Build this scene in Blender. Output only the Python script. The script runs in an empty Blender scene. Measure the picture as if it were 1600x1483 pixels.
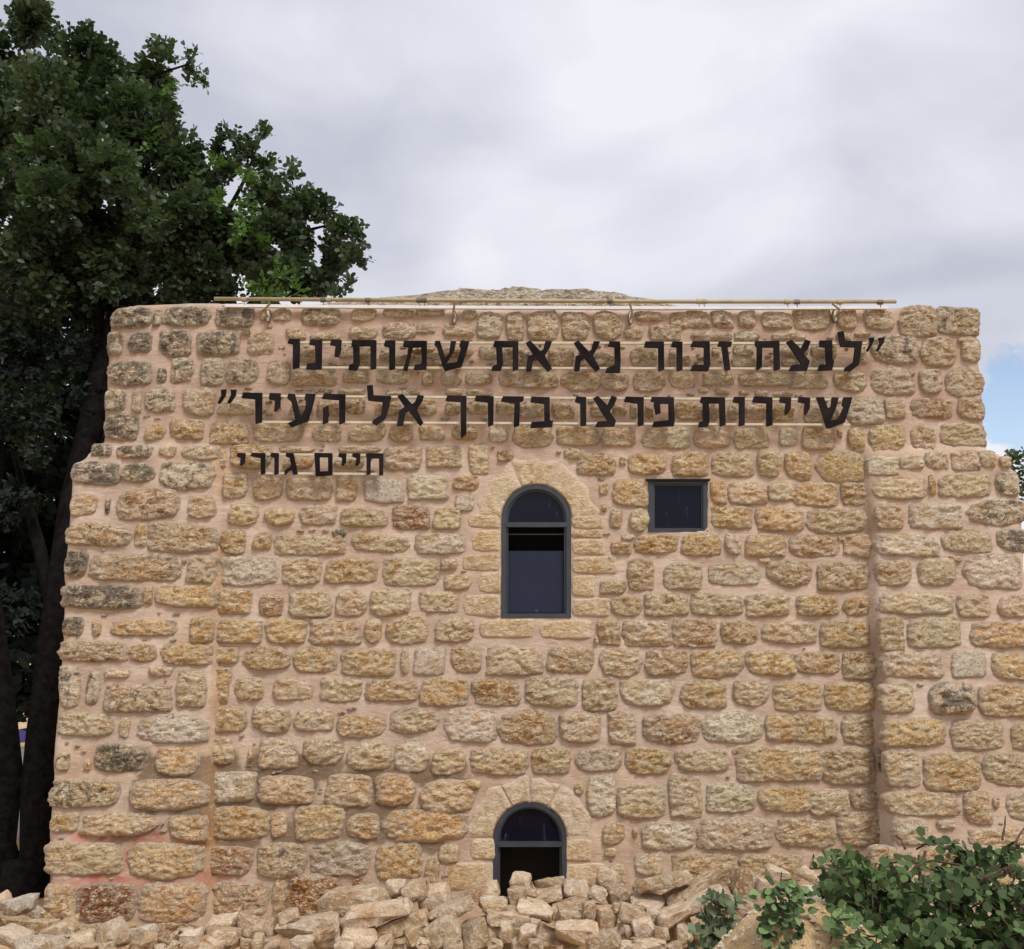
import bpy, bmesh, math, random
import numpy as np
from mathutils import Vector, noise, Matrix, Quaternion
random.seed(7); RNG = np.random.default_rng(7)
S = bpy.context.scene
COL = S.collection
R = math.radians

# ------------------------------------------------------------------ camera
F_PX = 1500.0; PITCH = R(9.3); EYE = Vector((0.0, -8.0, 2.5))
cam_d = bpy.data.cameras.new('camera'); cam = bpy.data.objects.new('camera', cam_d); COL.objects.link(cam)
cam_d.sensor_width = 36.0; cam_d.lens = F_PX / 1600 * 36.0
cam_d.clip_start = 0.05; cam_d.clip_end = 3000
cam.location = EYE; cam.rotation_euler = (math.pi / 2 + PITCH, 0, 0)
S.camera = cam

# ------------------------------------------------------------------ world: overcast sky with a few blue gaps
SUN_EL = R(54); SUN_AZ = R(35)         # azimuth measured from behind the camera towards the right
sun_dir = Vector((math.sin(SUN_AZ) * math.cos(SUN_EL), -math.cos(SUN_AZ) * math.cos(SUN_EL), math.sin(SUN_EL)))
W = bpy.data.worlds.new('World'); S.world = W; W.use_nodes = True
wn = W.node_tree.nodes; wl = W.node_tree.links; wn.clear()
def WN(t, **k):
    n = wn.new(t)
    for a, b in k.items(): setattr(n, a, b)
    return n
sky = WN('ShaderNodeTexSky', sky_type='NISHITA'); sky.sun_disc = False
sky.sun_elevation = SUN_EL; sky.sun_rotation = math.atan2(sun_dir.x, sun_dir.y); sky.air_density = 1.0; sky.dust_density = 1.0
bg1 = WN('ShaderNodeBackground'); bg1.inputs[1].default_value = 0.10; wl.new(sky.outputs[0], bg1.inputs[0])
tc = WN('ShaderNodeTexCoord')
def wnoise(scale, loc, sc, detail=5.0, rough=0.5, dist=0.0):
    mp = WN('ShaderNodeMapping'); mp.inputs['Location'].default_value = loc; mp.inputs['Scale'].default_value = sc
    wl.new(tc.outputs['Generated'], mp.inputs[0])
    n = WN('ShaderNodeTexNoise'); n.inputs['Scale'].default_value = scale; n.inputs['Detail'].default_value = detail
    n.inputs['Roughness'].default_value = rough; n.inputs['Distortion'].default_value = dist
    wl.new(mp.outputs[0], n.inputs['Vector']); return n
def wmath(op, a, b=None, c=None, clamp=False):
    m = WN('ShaderNodeMath', operation=op); m.use_clamp = clamp
    for i, v in enumerate((a, b, c)):
        if v is None: continue
        if isinstance(v, (int, float)): m.inputs[i].default_value = v
        else: wl.new(v, m.inputs[i])
    return m.outputs[0]
def wcone(d, inner, outer):            # smooth mask round a direction of the sky
    v = WN('ShaderNodeVectorMath', operation='DOT_PRODUCT'); wl.new(tc.outputs['Generated'], v.inputs[0])
    v.inputs[1].default_value = Vector(d).normalized()
    mr = WN('ShaderNodeMapRange'); mr.interpolation_type = 'SMOOTHSTEP'
    mr.inputs[1].default_value = math.cos(R(outer)); mr.inputs[2].default_value = math.cos(R(inner))
    wl.new(v.outputs['Value'], mr.inputs[0]); return mr.outputs[0]
def raydir(px, py):
    u = (px - 800) / F_PX; v = (741.5 - py) / F_PX
    f = Vector((0, math.cos(PITCH), math.sin(PITCH))); up = Vector((0, -math.sin(PITCH), math.cos(PITCH)))
    return f + up * v + Vector((u, 0, 0))
n_big = wnoise(1.7, (3.1, 0.4, 0.2), (1.0, 1.0, 2.0), 3.0, 0.45, 0.5)
n_mid = wnoise(3.6, (0.3, 5.0, 1.2), (1.0, 1.0, 1.9), 7.0, 0.52, 0.45)
cl = wmath('ADD', wmath('MULTIPLY', n_big.outputs[0], 0.72), wmath('MULTIPLY', n_mid.outputs[0], 0.28))
ramp = WN('ShaderNodeValToRGB'); wl.new(cl, ramp.inputs[0])
e = ramp.color_ramp.elements; e[0].position = 0.42; e[1].position = 0.595
e[0].color = (0.300, 0.314, 0.368, 1); e[1].color = (0.490, 0.490, 0.528, 1)
m_ = e.new(0.5); m_.color = (0.385, 0.393, 0.440, 1)
bg2 = WN('ShaderNodeBackground'); bg2.inputs[1].default_value = 1.0; wl.new(ramp.outputs[0], bg2.inputs[0])
# blue gaps: torn edges from noise added to smooth masks
n_gap = wnoise(9.0, (1.0, 2.0, 3.0), (1, 1, 1.8), 8.0, 0.66, 0.8)
gap = WN('ShaderNodeMath', operation='MAXIMUM')
wl.new(wcone(raydir(1625, 625), 0.8, 4.6), gap.inputs[0])
wl.new(wmath('MULTIPLY', wcone(raydir(1010, 420), 0.1, 3.0), 0.30), gap.inputs[1])
gsum = wmath('ADD', gap.outputs[0], wmath('MULTIPLY', wmath('SUBTRACT', n_gap.outputs[0], 0.5), 2.3))
gmr = WN('ShaderNodeMapRange'); gmr.interpolation_type = 'SMOOTHSTEP'; wl.new(gsum, gmr.inputs[0])
gmr.inputs[1].default_value = 0.30; gmr.inputs[2].default_value = 0.80
gm = wmath('MULTIPLY', gmr.outputs[0], wmath('GREATER_THAN', gap.outputs[0], 0.001))
gm = wmath('MULTIPLY', gm, wmath('MINIMUM', wmath('MULTIPLY', gap.outputs[0], 4.0), 0.8))
mix = WN('ShaderNodeMixShader'); wl.new(gm, mix.inputs[0]); wl.new(bg2.outputs[0], mix.inputs[1]); wl.new(bg1.outputs[0], mix.inputs[2])
wo = WN('ShaderNodeOutputWorld'); wl.new(mix.outputs[0], wo.inputs[0])

sd = bpy.data.lights.new('sun', 'SUN'); sun = bpy.data.objects.new('sun', sd); COL.objects.link(sun)
sd.energy = 1.5; sd.angle = R(18); sd.color = (1.0, 0.94, 0.86)
sun.rotation_euler = sun_dir.to_track_quat('Z', 'Y').to_euler()
S.view_settings.view_transform = 'Standard'; S.view_settings.look = 'None'
S.view_settings.gamma = 1.0; S.view_settings.use_curve_mapping = False
S.view_settings.exposure = 0.85
S.render.engine = 'CYCLES'

# ------------------------------------------------------------------ helpers
def tag(o, label=None, cat=None, group=None, kind=None):
    if label: o['label'] = label
    if cat: o['category'] = cat
    if group: o['group'] = group
    if kind: o['kind'] = kind
    return o
def empty(name, loc, parent=None):
    o = bpy.data.objects.new(name, None); COL.objects.link(o); o.location = loc; o.empty_display_size = 0.1
    o.parent = parent; return o
def link(name, me, parent=None, loc=(0, 0, 0), rot=(0, 0, 0), mat=None, smooth=True):
    """loc is in world space; parents are unrotated empties or meshes"""
    o = bpy.data.objects.new(name, me); COL.objects.link(o)
    if mat is not None and not me.materials: me.materials.append(mat)
    if smooth:
        me.polygons.foreach_set('use_smooth', [True] * len(me.polygons))
    L = Vector(loc)
    if parent is not None:
        o.parent = parent; q = parent
        while q is not None: L = L - Vector(q.location); q = q.parent
    o.location = L; o.rotation_euler = rot
    return o
def mesh_np(name, co, faces):
    me = bpy.data.meshes.new(name); me.from_pydata([tuple(c) for c in co], [], faces); me.update(); return me
def mesh_poly(name, co, nside):
    """co: (n, nside, 3) array of separate polygons"""
    n = co.shape[0]; me = bpy.data.meshes.new(name)
    me.vertices.add(n * nside); me.vertices.foreach_set('co', co.reshape(-1).astype(np.float32))
    me.loops.add(n * nside); me.loops.foreach_set('vertex_index', np.arange(n * nside, dtype=np.int32))
    me.polygons.add(n); me.polygons.foreach_set('loop_start', np.arange(0, n * nside, nside, dtype=np.int32))
    me.update(calc_edges=True); return me
class MB:
    def __init__(s): s.v = []; s.f = []
    def add(s, vs, fs):
        b = len(s.v); s.v += [tuple(v) for v in vs]; s.f += [tuple(i + b for i in f) for f in fs]
    def box(s, lo, hi):
        x0, y0, z0 = lo; x1, y1, z1 = hi
        s.add([(x0,y0,z0),(x1,y0,z0),(x1,y1,z0),(x0,y1,z0),(x0,y0,z1),(x1,y0,z1),(x1,y1,z1),(x0,y1,z1)],
              [(0,3,2,1),(4,5,6,7),(0,1,5,4),(1,2,6,5),(2,3,7,6),(3,0,4,7)])
    def tube(s, pts, rad, n=8, cap=True):
        pts = [Vector(p) for p in pts]
        if isinstance(rad, (int, float)): rad = [rad] * len(pts)
        b = len(s.v); prev = None
        for i, p in enumerate(pts):
            t = (pts[min(i + 1, len(pts) - 1)] - pts[max(i - 1, 0)]).normalized()
            a = (prev - t * prev.dot(t)) if prev is not None else t.orthogonal()
            a.normalize(); prev = a; c = t.cross(a)
            for k in range(n):
                w = 2 * math.pi * k / n
                s.v.append(tuple(p + (a * math.cos(w) + c * math.sin(w)) * rad[i]))
        for i in range(len(pts) - 1):
            for k in range(n):
                k2 = (k + 1) % n
                s.f.append((b + i*n + k, b + i*n + k2, b + (i+1)*n + k2, b + (i+1)*n + k))
        if cap:
            s.f.append(tuple(b + k for k in reversed(range(n)))); s.f.append(tuple(b + (len(pts)-1)*n + k for k in range(n)))
    def prism(s, poly, y0, y1):
        """poly: list of (x, z) world; front at y0 (towards camera), back at y1"""
        area = sum(poly[i][0]*poly[(i+1) % len(poly)][1] - poly[(i+1) % len(poly)][0]*poly[i][1] for i in range(len(poly)))
        if area < 0: poly = poly[::-1]
        n = len(poly); vs = [(x, y0, z) for x, z in poly] + [(x, y1, z) for x, z in poly]
        fs = [tuple(range(n)), tuple(reversed(range(n, 2*n)))]
        for i in range(n):
            j = (i + 1) % n; fs.append((i, i + n, j + n, j))
        s.add(vs, fs)
    def build(s, name, mat, parent=None, origin=None, smooth=False):
        o = Vector(origin) if origin is not None else Vector((0, 0, 0))
        me = bpy.data.meshes.new(name); me.from_pydata([tuple(Vector(v) - o) for v in s.v], [], s.f); me.update()
        return link(name, me, parent, o, mat=mat, smooth=smooth)
def fb(x, y, z, s, octv=3):
    return noise.fractal(Vector((x * s, y * s, z * s)), 0.9, 2.1, octv)

# ------------------------------------------------------------------ facade surface
Z_LEDGE = 4.0
def lin(a, x0, y0, x1, y1): return y0 + (y1 - y0) * (a - x0) / (x1 - x0)
def plane_pt(px, py, y):
    d = raydir(px, py); t = (y - EYE.y) / d.y; return EYE + d * t
def batter(z, x): return 0.030 + (0.040 if x < 0 else 0.062) * max(0.0, Z_LEDGE - z)
def mk_edge(pts):
    r = []
    for px, py in pts:
        p = plane_pt(px, py, 0.0)
        for _ in range(5): p = plane_pt(px, py, -batter(p.z, p.x))
        r.append((p.z, p.x))
    return r
EL = mk_edge([(341, 700), (334, 1000), (322, 1250), (317, 1440)])
ER = mk_edge([(1354, 700), (1374, 1000), (1385, 1180), (1397, 1400)])
def edge_at(tab, z):
    zs = [t[0] for t in tab]; xs = [t[1] for t in tab]
    o = np.argsort(zs); return float(np.interp(z, np.array(zs)[o], np.array(xs)[o]))
def sstep(a, b, x):
    t = min(1.0, max(0.0, (x - a) / (b - a))); return t * t * (3 - 2 * t)
def base_y(x, z):
    xl = edge_at(EL, z) + 0.012 * math.sin(z * 7.0) ; xr = edge_at(ER, z) + 0.012 * math.sin(z * 6.0 + 1)
    m = max(sstep(xl + 0.03, xl - 0.03, x), sstep(xr - 0.03, xr + 0.03, x))
    top = 1 - sstep(Z_LEDGE - 0.02, Z_LEDGE + 0.10, z)
    return -batter(z, x) * m * top
def face_pt(px, py):
    y = 0.0
    for _ in range(7):
        p = plane_pt(px, py, y); y2 = base_y(p.x, p.z); y = 0.5 * (y + y2) if abs(y2 - y) > 0.02 else y2
    return plane_pt(px, py, y)
# ------------------------------------------------------------------ materials
class NT:
    def __init__(s, name):
        s.m = bpy.data.materials.new(name); s.m.use_nodes = True
        s.n = s.m.node_tree.nodes; s.l = s.m.node_tree.links; s.n.clear()
        s.out = s.n.new('ShaderNodeOutputMaterial'); s.b = s.n.new('ShaderNodeBsdfPrincipled')
        s.l.new(s.b.outputs[0], s.out.inputs[0])
    def new(s, t, **k):
        n = s.n.new(t)
        for a, b in k.items(): setattr(n, a, b)
        return n
    def put(s, v, sock):
        if isinstance(v, (int, float)): sock.default_value = v
        elif isinstance(v, tuple): sock.default_value = (v + (1,)) if len(v) == 3 and sock.type == 'RGBA' else v
        else: s.l.new(v, sock)
    def math(s, op, a, b=0.0, clamp=False):
        m = s.new('ShaderNodeMath', operation=op); m.use_clamp = clamp; s.put(a, m.inputs[0]); s.put(b, m.inputs[1]); return m.outputs[0]
    def noise(s, vec, scale, detail=4.0, rough=0.55, dist=0.0):
        n = s.new('ShaderNodeTexNoise'); s.l.new(vec, n.inputs['Vector']); n.inputs['Scale'].default_value = scale
        n.inputs['Detail'].default_value = detail; n.inputs['Roughness'].default_value = rough; n.inputs['Distortion'].default_value = dist
        return n.outputs[0]
    def vor(s, vec, scale, feature='F1'):
        n = s.new('ShaderNodeTexVoronoi', feature=feature); s.l.new(vec, n.inputs['Vector']); n.inputs['Scale'].default_value = scale
        return n.outputs['Distance']
    def map(s, v, a, b, c=0.0, d=1.0):
        m = s.new('ShaderNodeMapRange'); m.interpolation_type = 'SMOOTHSTEP'; s.put(v, m.inputs[0])
        for i, q in enumerate((a, b, c, d)): s.put(q, m.inputs[i + 1])
        return m.outputs[0]
    def mix(s, f, a, b, mode='MIX'):
        m = s.new('ShaderNodeMix', data_type='RGBA', blend_type=mode); s.put(f, m.inputs[0]); s.put(a, m.inputs[6]); s.put(b, m.inputs[7]); return m.outputs[2]
    def vec(s, scale=(1, 1, 1), rnd=True, kind='Object'):
        t = s.new('ShaderNodeTexCoord'); mp = s.new('ShaderNodeMapping'); mp.inputs['Scale'].default_value = scale
        s.l.new(t.outputs[kind], mp.inputs[0])
        if rnd:
            oi = s.new('ShaderNodeObjectInfo'); c = s.new('ShaderNodeCombineXYZ')
            s.l.new(s.math('MULTIPLY', oi.outputs['Random'], 71.0), c.inputs[0]); s.l.new(s.math('MULTIPLY', oi.outputs['Random'], 37.0), c.inputs[1])
            s.l.new(s.math('MULTIPLY', oi.outputs['Random'], 113.0), c.inputs[2])
            a = s.new('ShaderNodeVectorMath', operation='ADD'); s.l.new(mp.outputs[0], a.inputs[0]); s.l.new(c.outputs[0], a.inputs[1]); return a.outputs[0]
        return mp.outputs[0]
    def bump(s, h, strength, dist, prev=None):
        b = s.new('ShaderNodeBump'); b.inputs['Strength'].default_value = strength; b.inputs['Distance'].default_value = dist
        s.put(h, b.inputs['Height'])
        if prev is not None: s.l.new(prev, b.inputs['Normal'])
        return b.outputs[0]
    def fin(s, col, rough=0.9, nrm=None, spec=0.3, metal=0.0):
        s.put(col, s.b.inputs['Base Color']); s.put(rough, s.b.inputs['Roughness']); s.b.inputs['Specular IOR Level'].default_value = spec
        s.b.inputs['Metallic'].default_value = metal
        if nrm is not None: s.l.new(nrm, s.b.inputs['Normal'])
        return s.m

def stone_mat(name, rough_amt=1.0, flake=1.0, attr=False, strata=1.7):
    t = NT(name); v = t.vec(); vh = t.vec((0.85, 1.0, strata))
    if attr:
        ca = t.new('ShaderNodeVertexColor'); ca.layer_name = 'tint'; col = ca.outputs[0]; alpha = ca.outputs[1]
    else:
        oi = t.new('ShaderNodeObjectInfo'); col = oi.outputs['Color']; alpha = oi.outputs['Alpha']
    big = t.noise(v, 5.0, 3, 0.5, 0.4)
    mid = t.noise(vh, 23.0, 5, 0.62, 1.1)
    fine = t.noise(vh, 52.0, 4, 0.7, 0.9)
    grit = t.noise(v, 190.0, 2, 0.6)
    c = t.mix(t.map(big, 0.50, 0.66), col, t.mix(1.0, col, (0.84, 0.72, 0.55), 'MULTIPLY'))
    c = t.mix(t.math('MULTIPLY', t.map(big, 0.50, 0.32), 0.40), c, (0.72, 0.60, 0.44))
    if flake > 0:
        f = t.math('ADD', t.math('MULTIPLY', mid, 0.5), t.math('MULTIPLY', fine, 0.5))
        c = t.mix(t.math('MULTIPLY', t.map(f, 0.49, 0.56), 0.80 * flake), c, (0.94, 0.85, 0.68))
        c = t.mix(t.math('MULTIPLY', t.map(f, 0.465, 0.405), 0.80 * flake), c, t.mix(1.0, c, (0.46, 0.33, 0.22), 'MULTIPLY'))
    c = t.mix(t.math('MULTIPLY', t.map(t.vor(v, 26.0), 0.16, 0.05), t.math('MULTIPLY', t.map(big, 0.45, 0.6), 0.55 * flake)), c, (0.10, 0.07, 0.05))
    # lichen and soot on weathered stones (amount in alpha: 1 = none)
    am = t.math('SUBTRACT', 1.0, alpha)
    ln = t.math('ADD', t.noise(v, 11.0, 6, 0.72, 0.6), t.math('MULTIPLY', t.math('SUBTRACT', am, 0.5), 0.30))
    lich = t.math('MULTIPLY', t.map(ln, 0.50, 0.60), t.map(am, 0.02, 0.25))
    c = t.mix(t.math('MULTIPLY', lich, 0.80), c, t.mix(t.map(fine, 0.4, 0.6), (0.075, 0.066, 0.055), (0.27, 0.235, 0.19)))
    rim = t.new('ShaderNodeAttribute'); rim.attribute_name = 'rim'      # lime mortar smeared over the edges of the stone
    sm = t.noise(v, 13.0, 4, 0.6, 0.5)
    rm = t.map(t.math('ADD', rim.outputs['Fac'], t.math('MULTIPLY', t.math('SUBTRACT', sm, 0.5), 1.1)), 0.42, 0.78)
    c = t.mix(t.math('MULTIPLY', t.math('MULTIPLY', rm, t.map(rim.outputs['Fac'], 0.0, 0.05)), 0.62), c, (0.66, 0.53, 0.41))
    n = t.bump(big, 0.5 * rough_amt, 0.05)
    q = t.math('MULTIPLY', mid, 9.0); fr = t.math('FRACT', q)
    st = t.math('DIVIDE', t.math('ADD', t.math('FLOOR', q), t.math('POWER', fr, 4.0)), 9.0)
    n = t.bump(t.math('ADD', t.math('MULTIPLY', st, 0.6), t.math('MULTIPLY', mid, 0.4)), min(1.0, 1.0 * rough_amt), 0.065, n)
    n = t.bump(fine, min(1.0, 1.0 * rough_amt), 0.022, n)
    n = t.bump(grit, 0.35, 0.003, n)
    return t.fin(c, 0.93, n, 0.2)
M = {}
M['stone'] = stone_mat('rock_faced_limestone')
M['stone_small'] = stone_mat('limestone_chips', attr=True)
M['dressed'] = stone_mat('dressed_limestone', 0.45, 0.50)
M['rubble'] = stone_mat('field_stone', 0.5, 0.40, False, 1.0)

def mortar():
    t = NT('lime_mortar'); v = t.vec(rnd=False)
    ca = t.new('ShaderNodeVertexColor'); ca.layer_name = 'tint'
    a = t.noise(v, 3.0, 4, 0.55, 0.3); b = t.noise(t.vec((0.8, 1, 2.0), False), 14.0, 5, 0.6, 0.7); g = t.noise(v, 120.0, 3, 0.7)
    c = t.mix(t.map(a, 0.35, 0.65), t.mix(1.0, ca.outputs[0], (0.90, 0.83, 0.79), 'MULTIPLY'), t.mix(1.0, ca.outputs[0], (1.11, 1.11, 1.11), 'MULTIPLY'))
    c = t.mix(t.math('MULTIPLY', t.map(b, 0.56, 0.72), 0.35), c, (0.72, 0.64, 0.58))
    c = t.mix(t.math('MULTIPLY', t.map(b, 0.42, 0.28), 0.30), c, t.mix(1.0, c, (0.72, 0.58, 0.46), 'MULTIPLY'))
    d = t.noise(t.vec((1.0, 1, 0.45), False), 1.6, 5, 0.6, 0.5)
    c = t.mix(t.math('MULTIPLY', t.map(d, 0.54, 0.70), 0.30), c, t.mix(1.0, c, (0.70, 0.62, 0.52), 'MULTIPLY'))
    pit = t.map(t.vor(v, 30.0), 0.13, 0.05); c = t.mix(t.math('MULTIPLY', pit, t.map(b, 0.50, 0.62)), c, (0.16, 0.10, 0.07))
    k = t.noise(v, 45.0, 5, 0.7, 0.8); c = t.mix(t.math('MULTIPLY', t.map(k, 0.60, 0.48), 0.16), c, t.mix(1.0, c, (0.68, 0.56, 0.46), 'MULTIPLY'))
    n = t.bump(b, 0.45, 0.025); n = t.bump(k, 0.35, 0.008, n); n = t.bump(g, 0.5, 0.0035, n)
    return t.fin(c, 0.95, n, 0.15)
M['mortar'] = mortar()

def plain(name, col, rough=0.6, metal=0.0, var=0.12, scale=8.0, spec=0.4, bump=0.0):
    t = NT(name); v = t.vec(rnd=True); a = t.noise(v, scale, 4, 0.6, 0.2); b = t.noise(v, scale * 9, 3, 0.6)
    dark = tuple(c * (1 - 2 * var) for c in col); lite = tuple(min(1, c * (1 + 2 * var)) for c in col)
    c = t.mix(t.map(a, 0.3, 0.7), dark, lite); c = t.mix(t.math('MULTIPLY', t.map(b, 0.5, 0.7), var * 2), c, dark)
    n = t.bump(b, 0.4, bump) if bump else None
    return t.fin(c, rough, n, spec, metal)
M['rust_plate'] = plain('dark_weathered_steel', (0.0135, 0.0095, 0.0105), 0.75, 0.0, 0.3, 5.0, 0.15)
M['rail'] = plain('cream_painted_rail', (0.62, 0.56, 0.42), 0.5, 0, 0.06)
M['pole'] = plain('tan_painted_pole', (0.40, 0.33, 0.20), 0.45, 0, 0.08)
M['clamp'] = plain('grey_clamp', (0.16, 0.14, 0.11), 0.5, 0.2, 0.1)
M['white_strip'] = plain('white_strip_paint', (0.80, 0.80, 0.82), 0.4, 0, 0.03)
M['frame'] = plain('slate_grey_frame', (0.046, 0.052, 0.064), 0.42, 0, 0.08, 6.0, 0.45)
M['dark'] = plain('black_room_shade', (0.003, 0.003, 0.004), 0.8, 0, 0.1)  # black that stands in for the darkness inside the windows
M['navy_pane'] = plain('navy_reflecting_pane', (0.016, 0.021, 0.050), 0.6, 0, 0.04, 2.0, 0.3)  # reflective glass as an opaque sheet, its navy reflection put into the colour
M['interior'] = plain('unlit_room_black', (0.012, 0.012, 0.014), 0.95, 0, 0.1)  # room's lack of light is put into a near-black colour
def glass():
    t = NT('dark_window_glass'); v = t.vec(rnd=True)
    a = t.noise(v, 9.0, 4, 0.6, 1.0); st = t.noise(t.vec((3.0, 1, 0.7)), 6.0, 3, 0.6, 0.5)
    c = t.mix(t.math('MULTIPLY', t.map(st, 0.62, 0.78), 0.35), (0.004, 0.005, 0.013), (0.12, 0.15, 0.26))
    return t.fin(c, t.map(a, 0.3, 0.7, 0.05, 0.16), t.bump(t.noise(v, 1.5, 2), 0.2, 0.01), 0.28)
M['glass'] = glass()

def leaf_mat(name, lo, hi, rough=0.5, spec=0.35, trans=0.25, scale=1.1):
    t = NT(name); ca = t.new('ShaderNodeVertexColor'); ca.layer_name = 'tint'
    v = t.vec(rnd=False); a = t.noise(v, scale, 3, 0.6)
    r = t.math('ADD', t.math('MULTIPLY', ca.outputs[0], 0.75), t.math('MULTIPLY', t.map(a, 0.35, 0.65), 0.25))
    c = t.mix(r, lo, hi)
    t.fin(c, rough, None, spec)
    tr = t.new('ShaderNodeBsdfTranslucent'); t.l.new(t.mix(1.0, c, (0.9, 1.3, 0.5), 'MULTIPLY'), tr.inputs[0])
    ms = t.new('ShaderNodeMixShader'); ms.inputs[0].default_value = trans
    t.l.new(t.b.outputs[0], ms.inputs[1]); t.l.new(tr.outputs[0], ms.inputs[2]); t.l.new(ms.outputs[0], t.out.inputs[0])
    return t.m
M['leaf_tree'] = leaf_mat('carob_leaf', (0.016, 0.032, 0.018), (0.100, 0.148, 0.080), 0.40, 0.7)
M['leaf_dark'] = leaf_mat('shade_darkened_leaf', (0.005, 0.010, 0.009), (0.020, 0.034, 0.024), 0.6, 0.25, 0.05)  # darkened copy of the leaf colours; deep shade is put into the colour
M['leaf_fresh'] = leaf_mat('young_leaf', (0.05, 0.11, 0.022), (0.12, 0.21, 0.045), 0.42, 0.5, 0.3)
M['leaf_bush'] = leaf_mat('cut_branch_leaf', (0.009, 0.024, 0.006), (0.13, 0.20, 0.07), 0.6, 0.25, 0.15)
M['leaf_grey'] = leaf_mat('grey_green_leaf', (0.06, 0.085, 0.04), (0.22, 0.26, 0.15), 0.6, 0.3, 0.15)
def leaf_obj_mat():
    t = NT('round_leaf'); oi = t.new('ShaderNodeObjectInfo'); v = t.vec()
    c = t.mix(t.math('ADD', t.math('MULTIPLY', t.math('POWER', oi.outputs['Random'], 1.15), 0.9), t.math('MULTIPLY', t.noise(v, 30.0, 2), 0.1)), (0.016, 0.042, 0.011), (0.25, 0.36, 0.145))
    t.fin(c, 0.6, t.bump(t.noise(v, 3.0, 3), 0.5, 0.12), 0.25); return t.m
M['leaf_obj'] = leaf_obj_mat()
M['bark'] = plain('shade_blackened_bark', (0.009, 0.008, 0.008), 0.95, 0, 0.3, 14.0, 0.1, 0.02)  # blackened so the trunk sinks into the shade under the crown
M['twig'] = plain('brown_twig', (0.09, 0.055, 0.032), 0.8, 0, 0.3, 20.0, 0.2, 0.004)
def ground():
    t = NT('stony_earth'); v = t.vec(rnd=False, kind='Object')
    a = t.noise(v, 1.3, 5, 0.6, 0.4); b = t.noise(v, 17.0, 5, 0.65); g = t.noise(v, 90.0, 3, 0.6); p = t.vor(v, 38.0)
    c = t.mix(t.map(a, 0.35, 0.65), (0.50, 0.335, 0.165), (0.66, 0.475, 0.27))
    c = t.mix(t.math('MULTIPLY', t.map(p, 0.22, 0.10), t.map(b, 0.45, 0.6)), c, (0.66, 0.55, 0.40))
    c = t.mix(t.math('MULTIPLY', t.map(b, 0.48, 0.36), 0.5), c, (0.33, 0.20, 0.095))
    n = t.bump(b, 0.9, 0.05); n = t.bump(g, 0.7, 0.01, n); return t.fin(c, 0.95, n, 0.15)
M['ground'] = ground()
M['pale_wall'] = plain('pale_plaster', (0.48, 0.48, 0.47), 0.9, 0, 0.05, 2.0, 0.2)
M['purple'] = plain('purple_tarpaulin', (0.22, 0.17, 0.55), 0.6, 0, 0.1, 3.0, 0.3)
M['hill'] = plain('scrubby_hillside', (0.10, 0.115, 0.055), 0.95, 0, 0.35, 0.12, 0.1)
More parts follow.
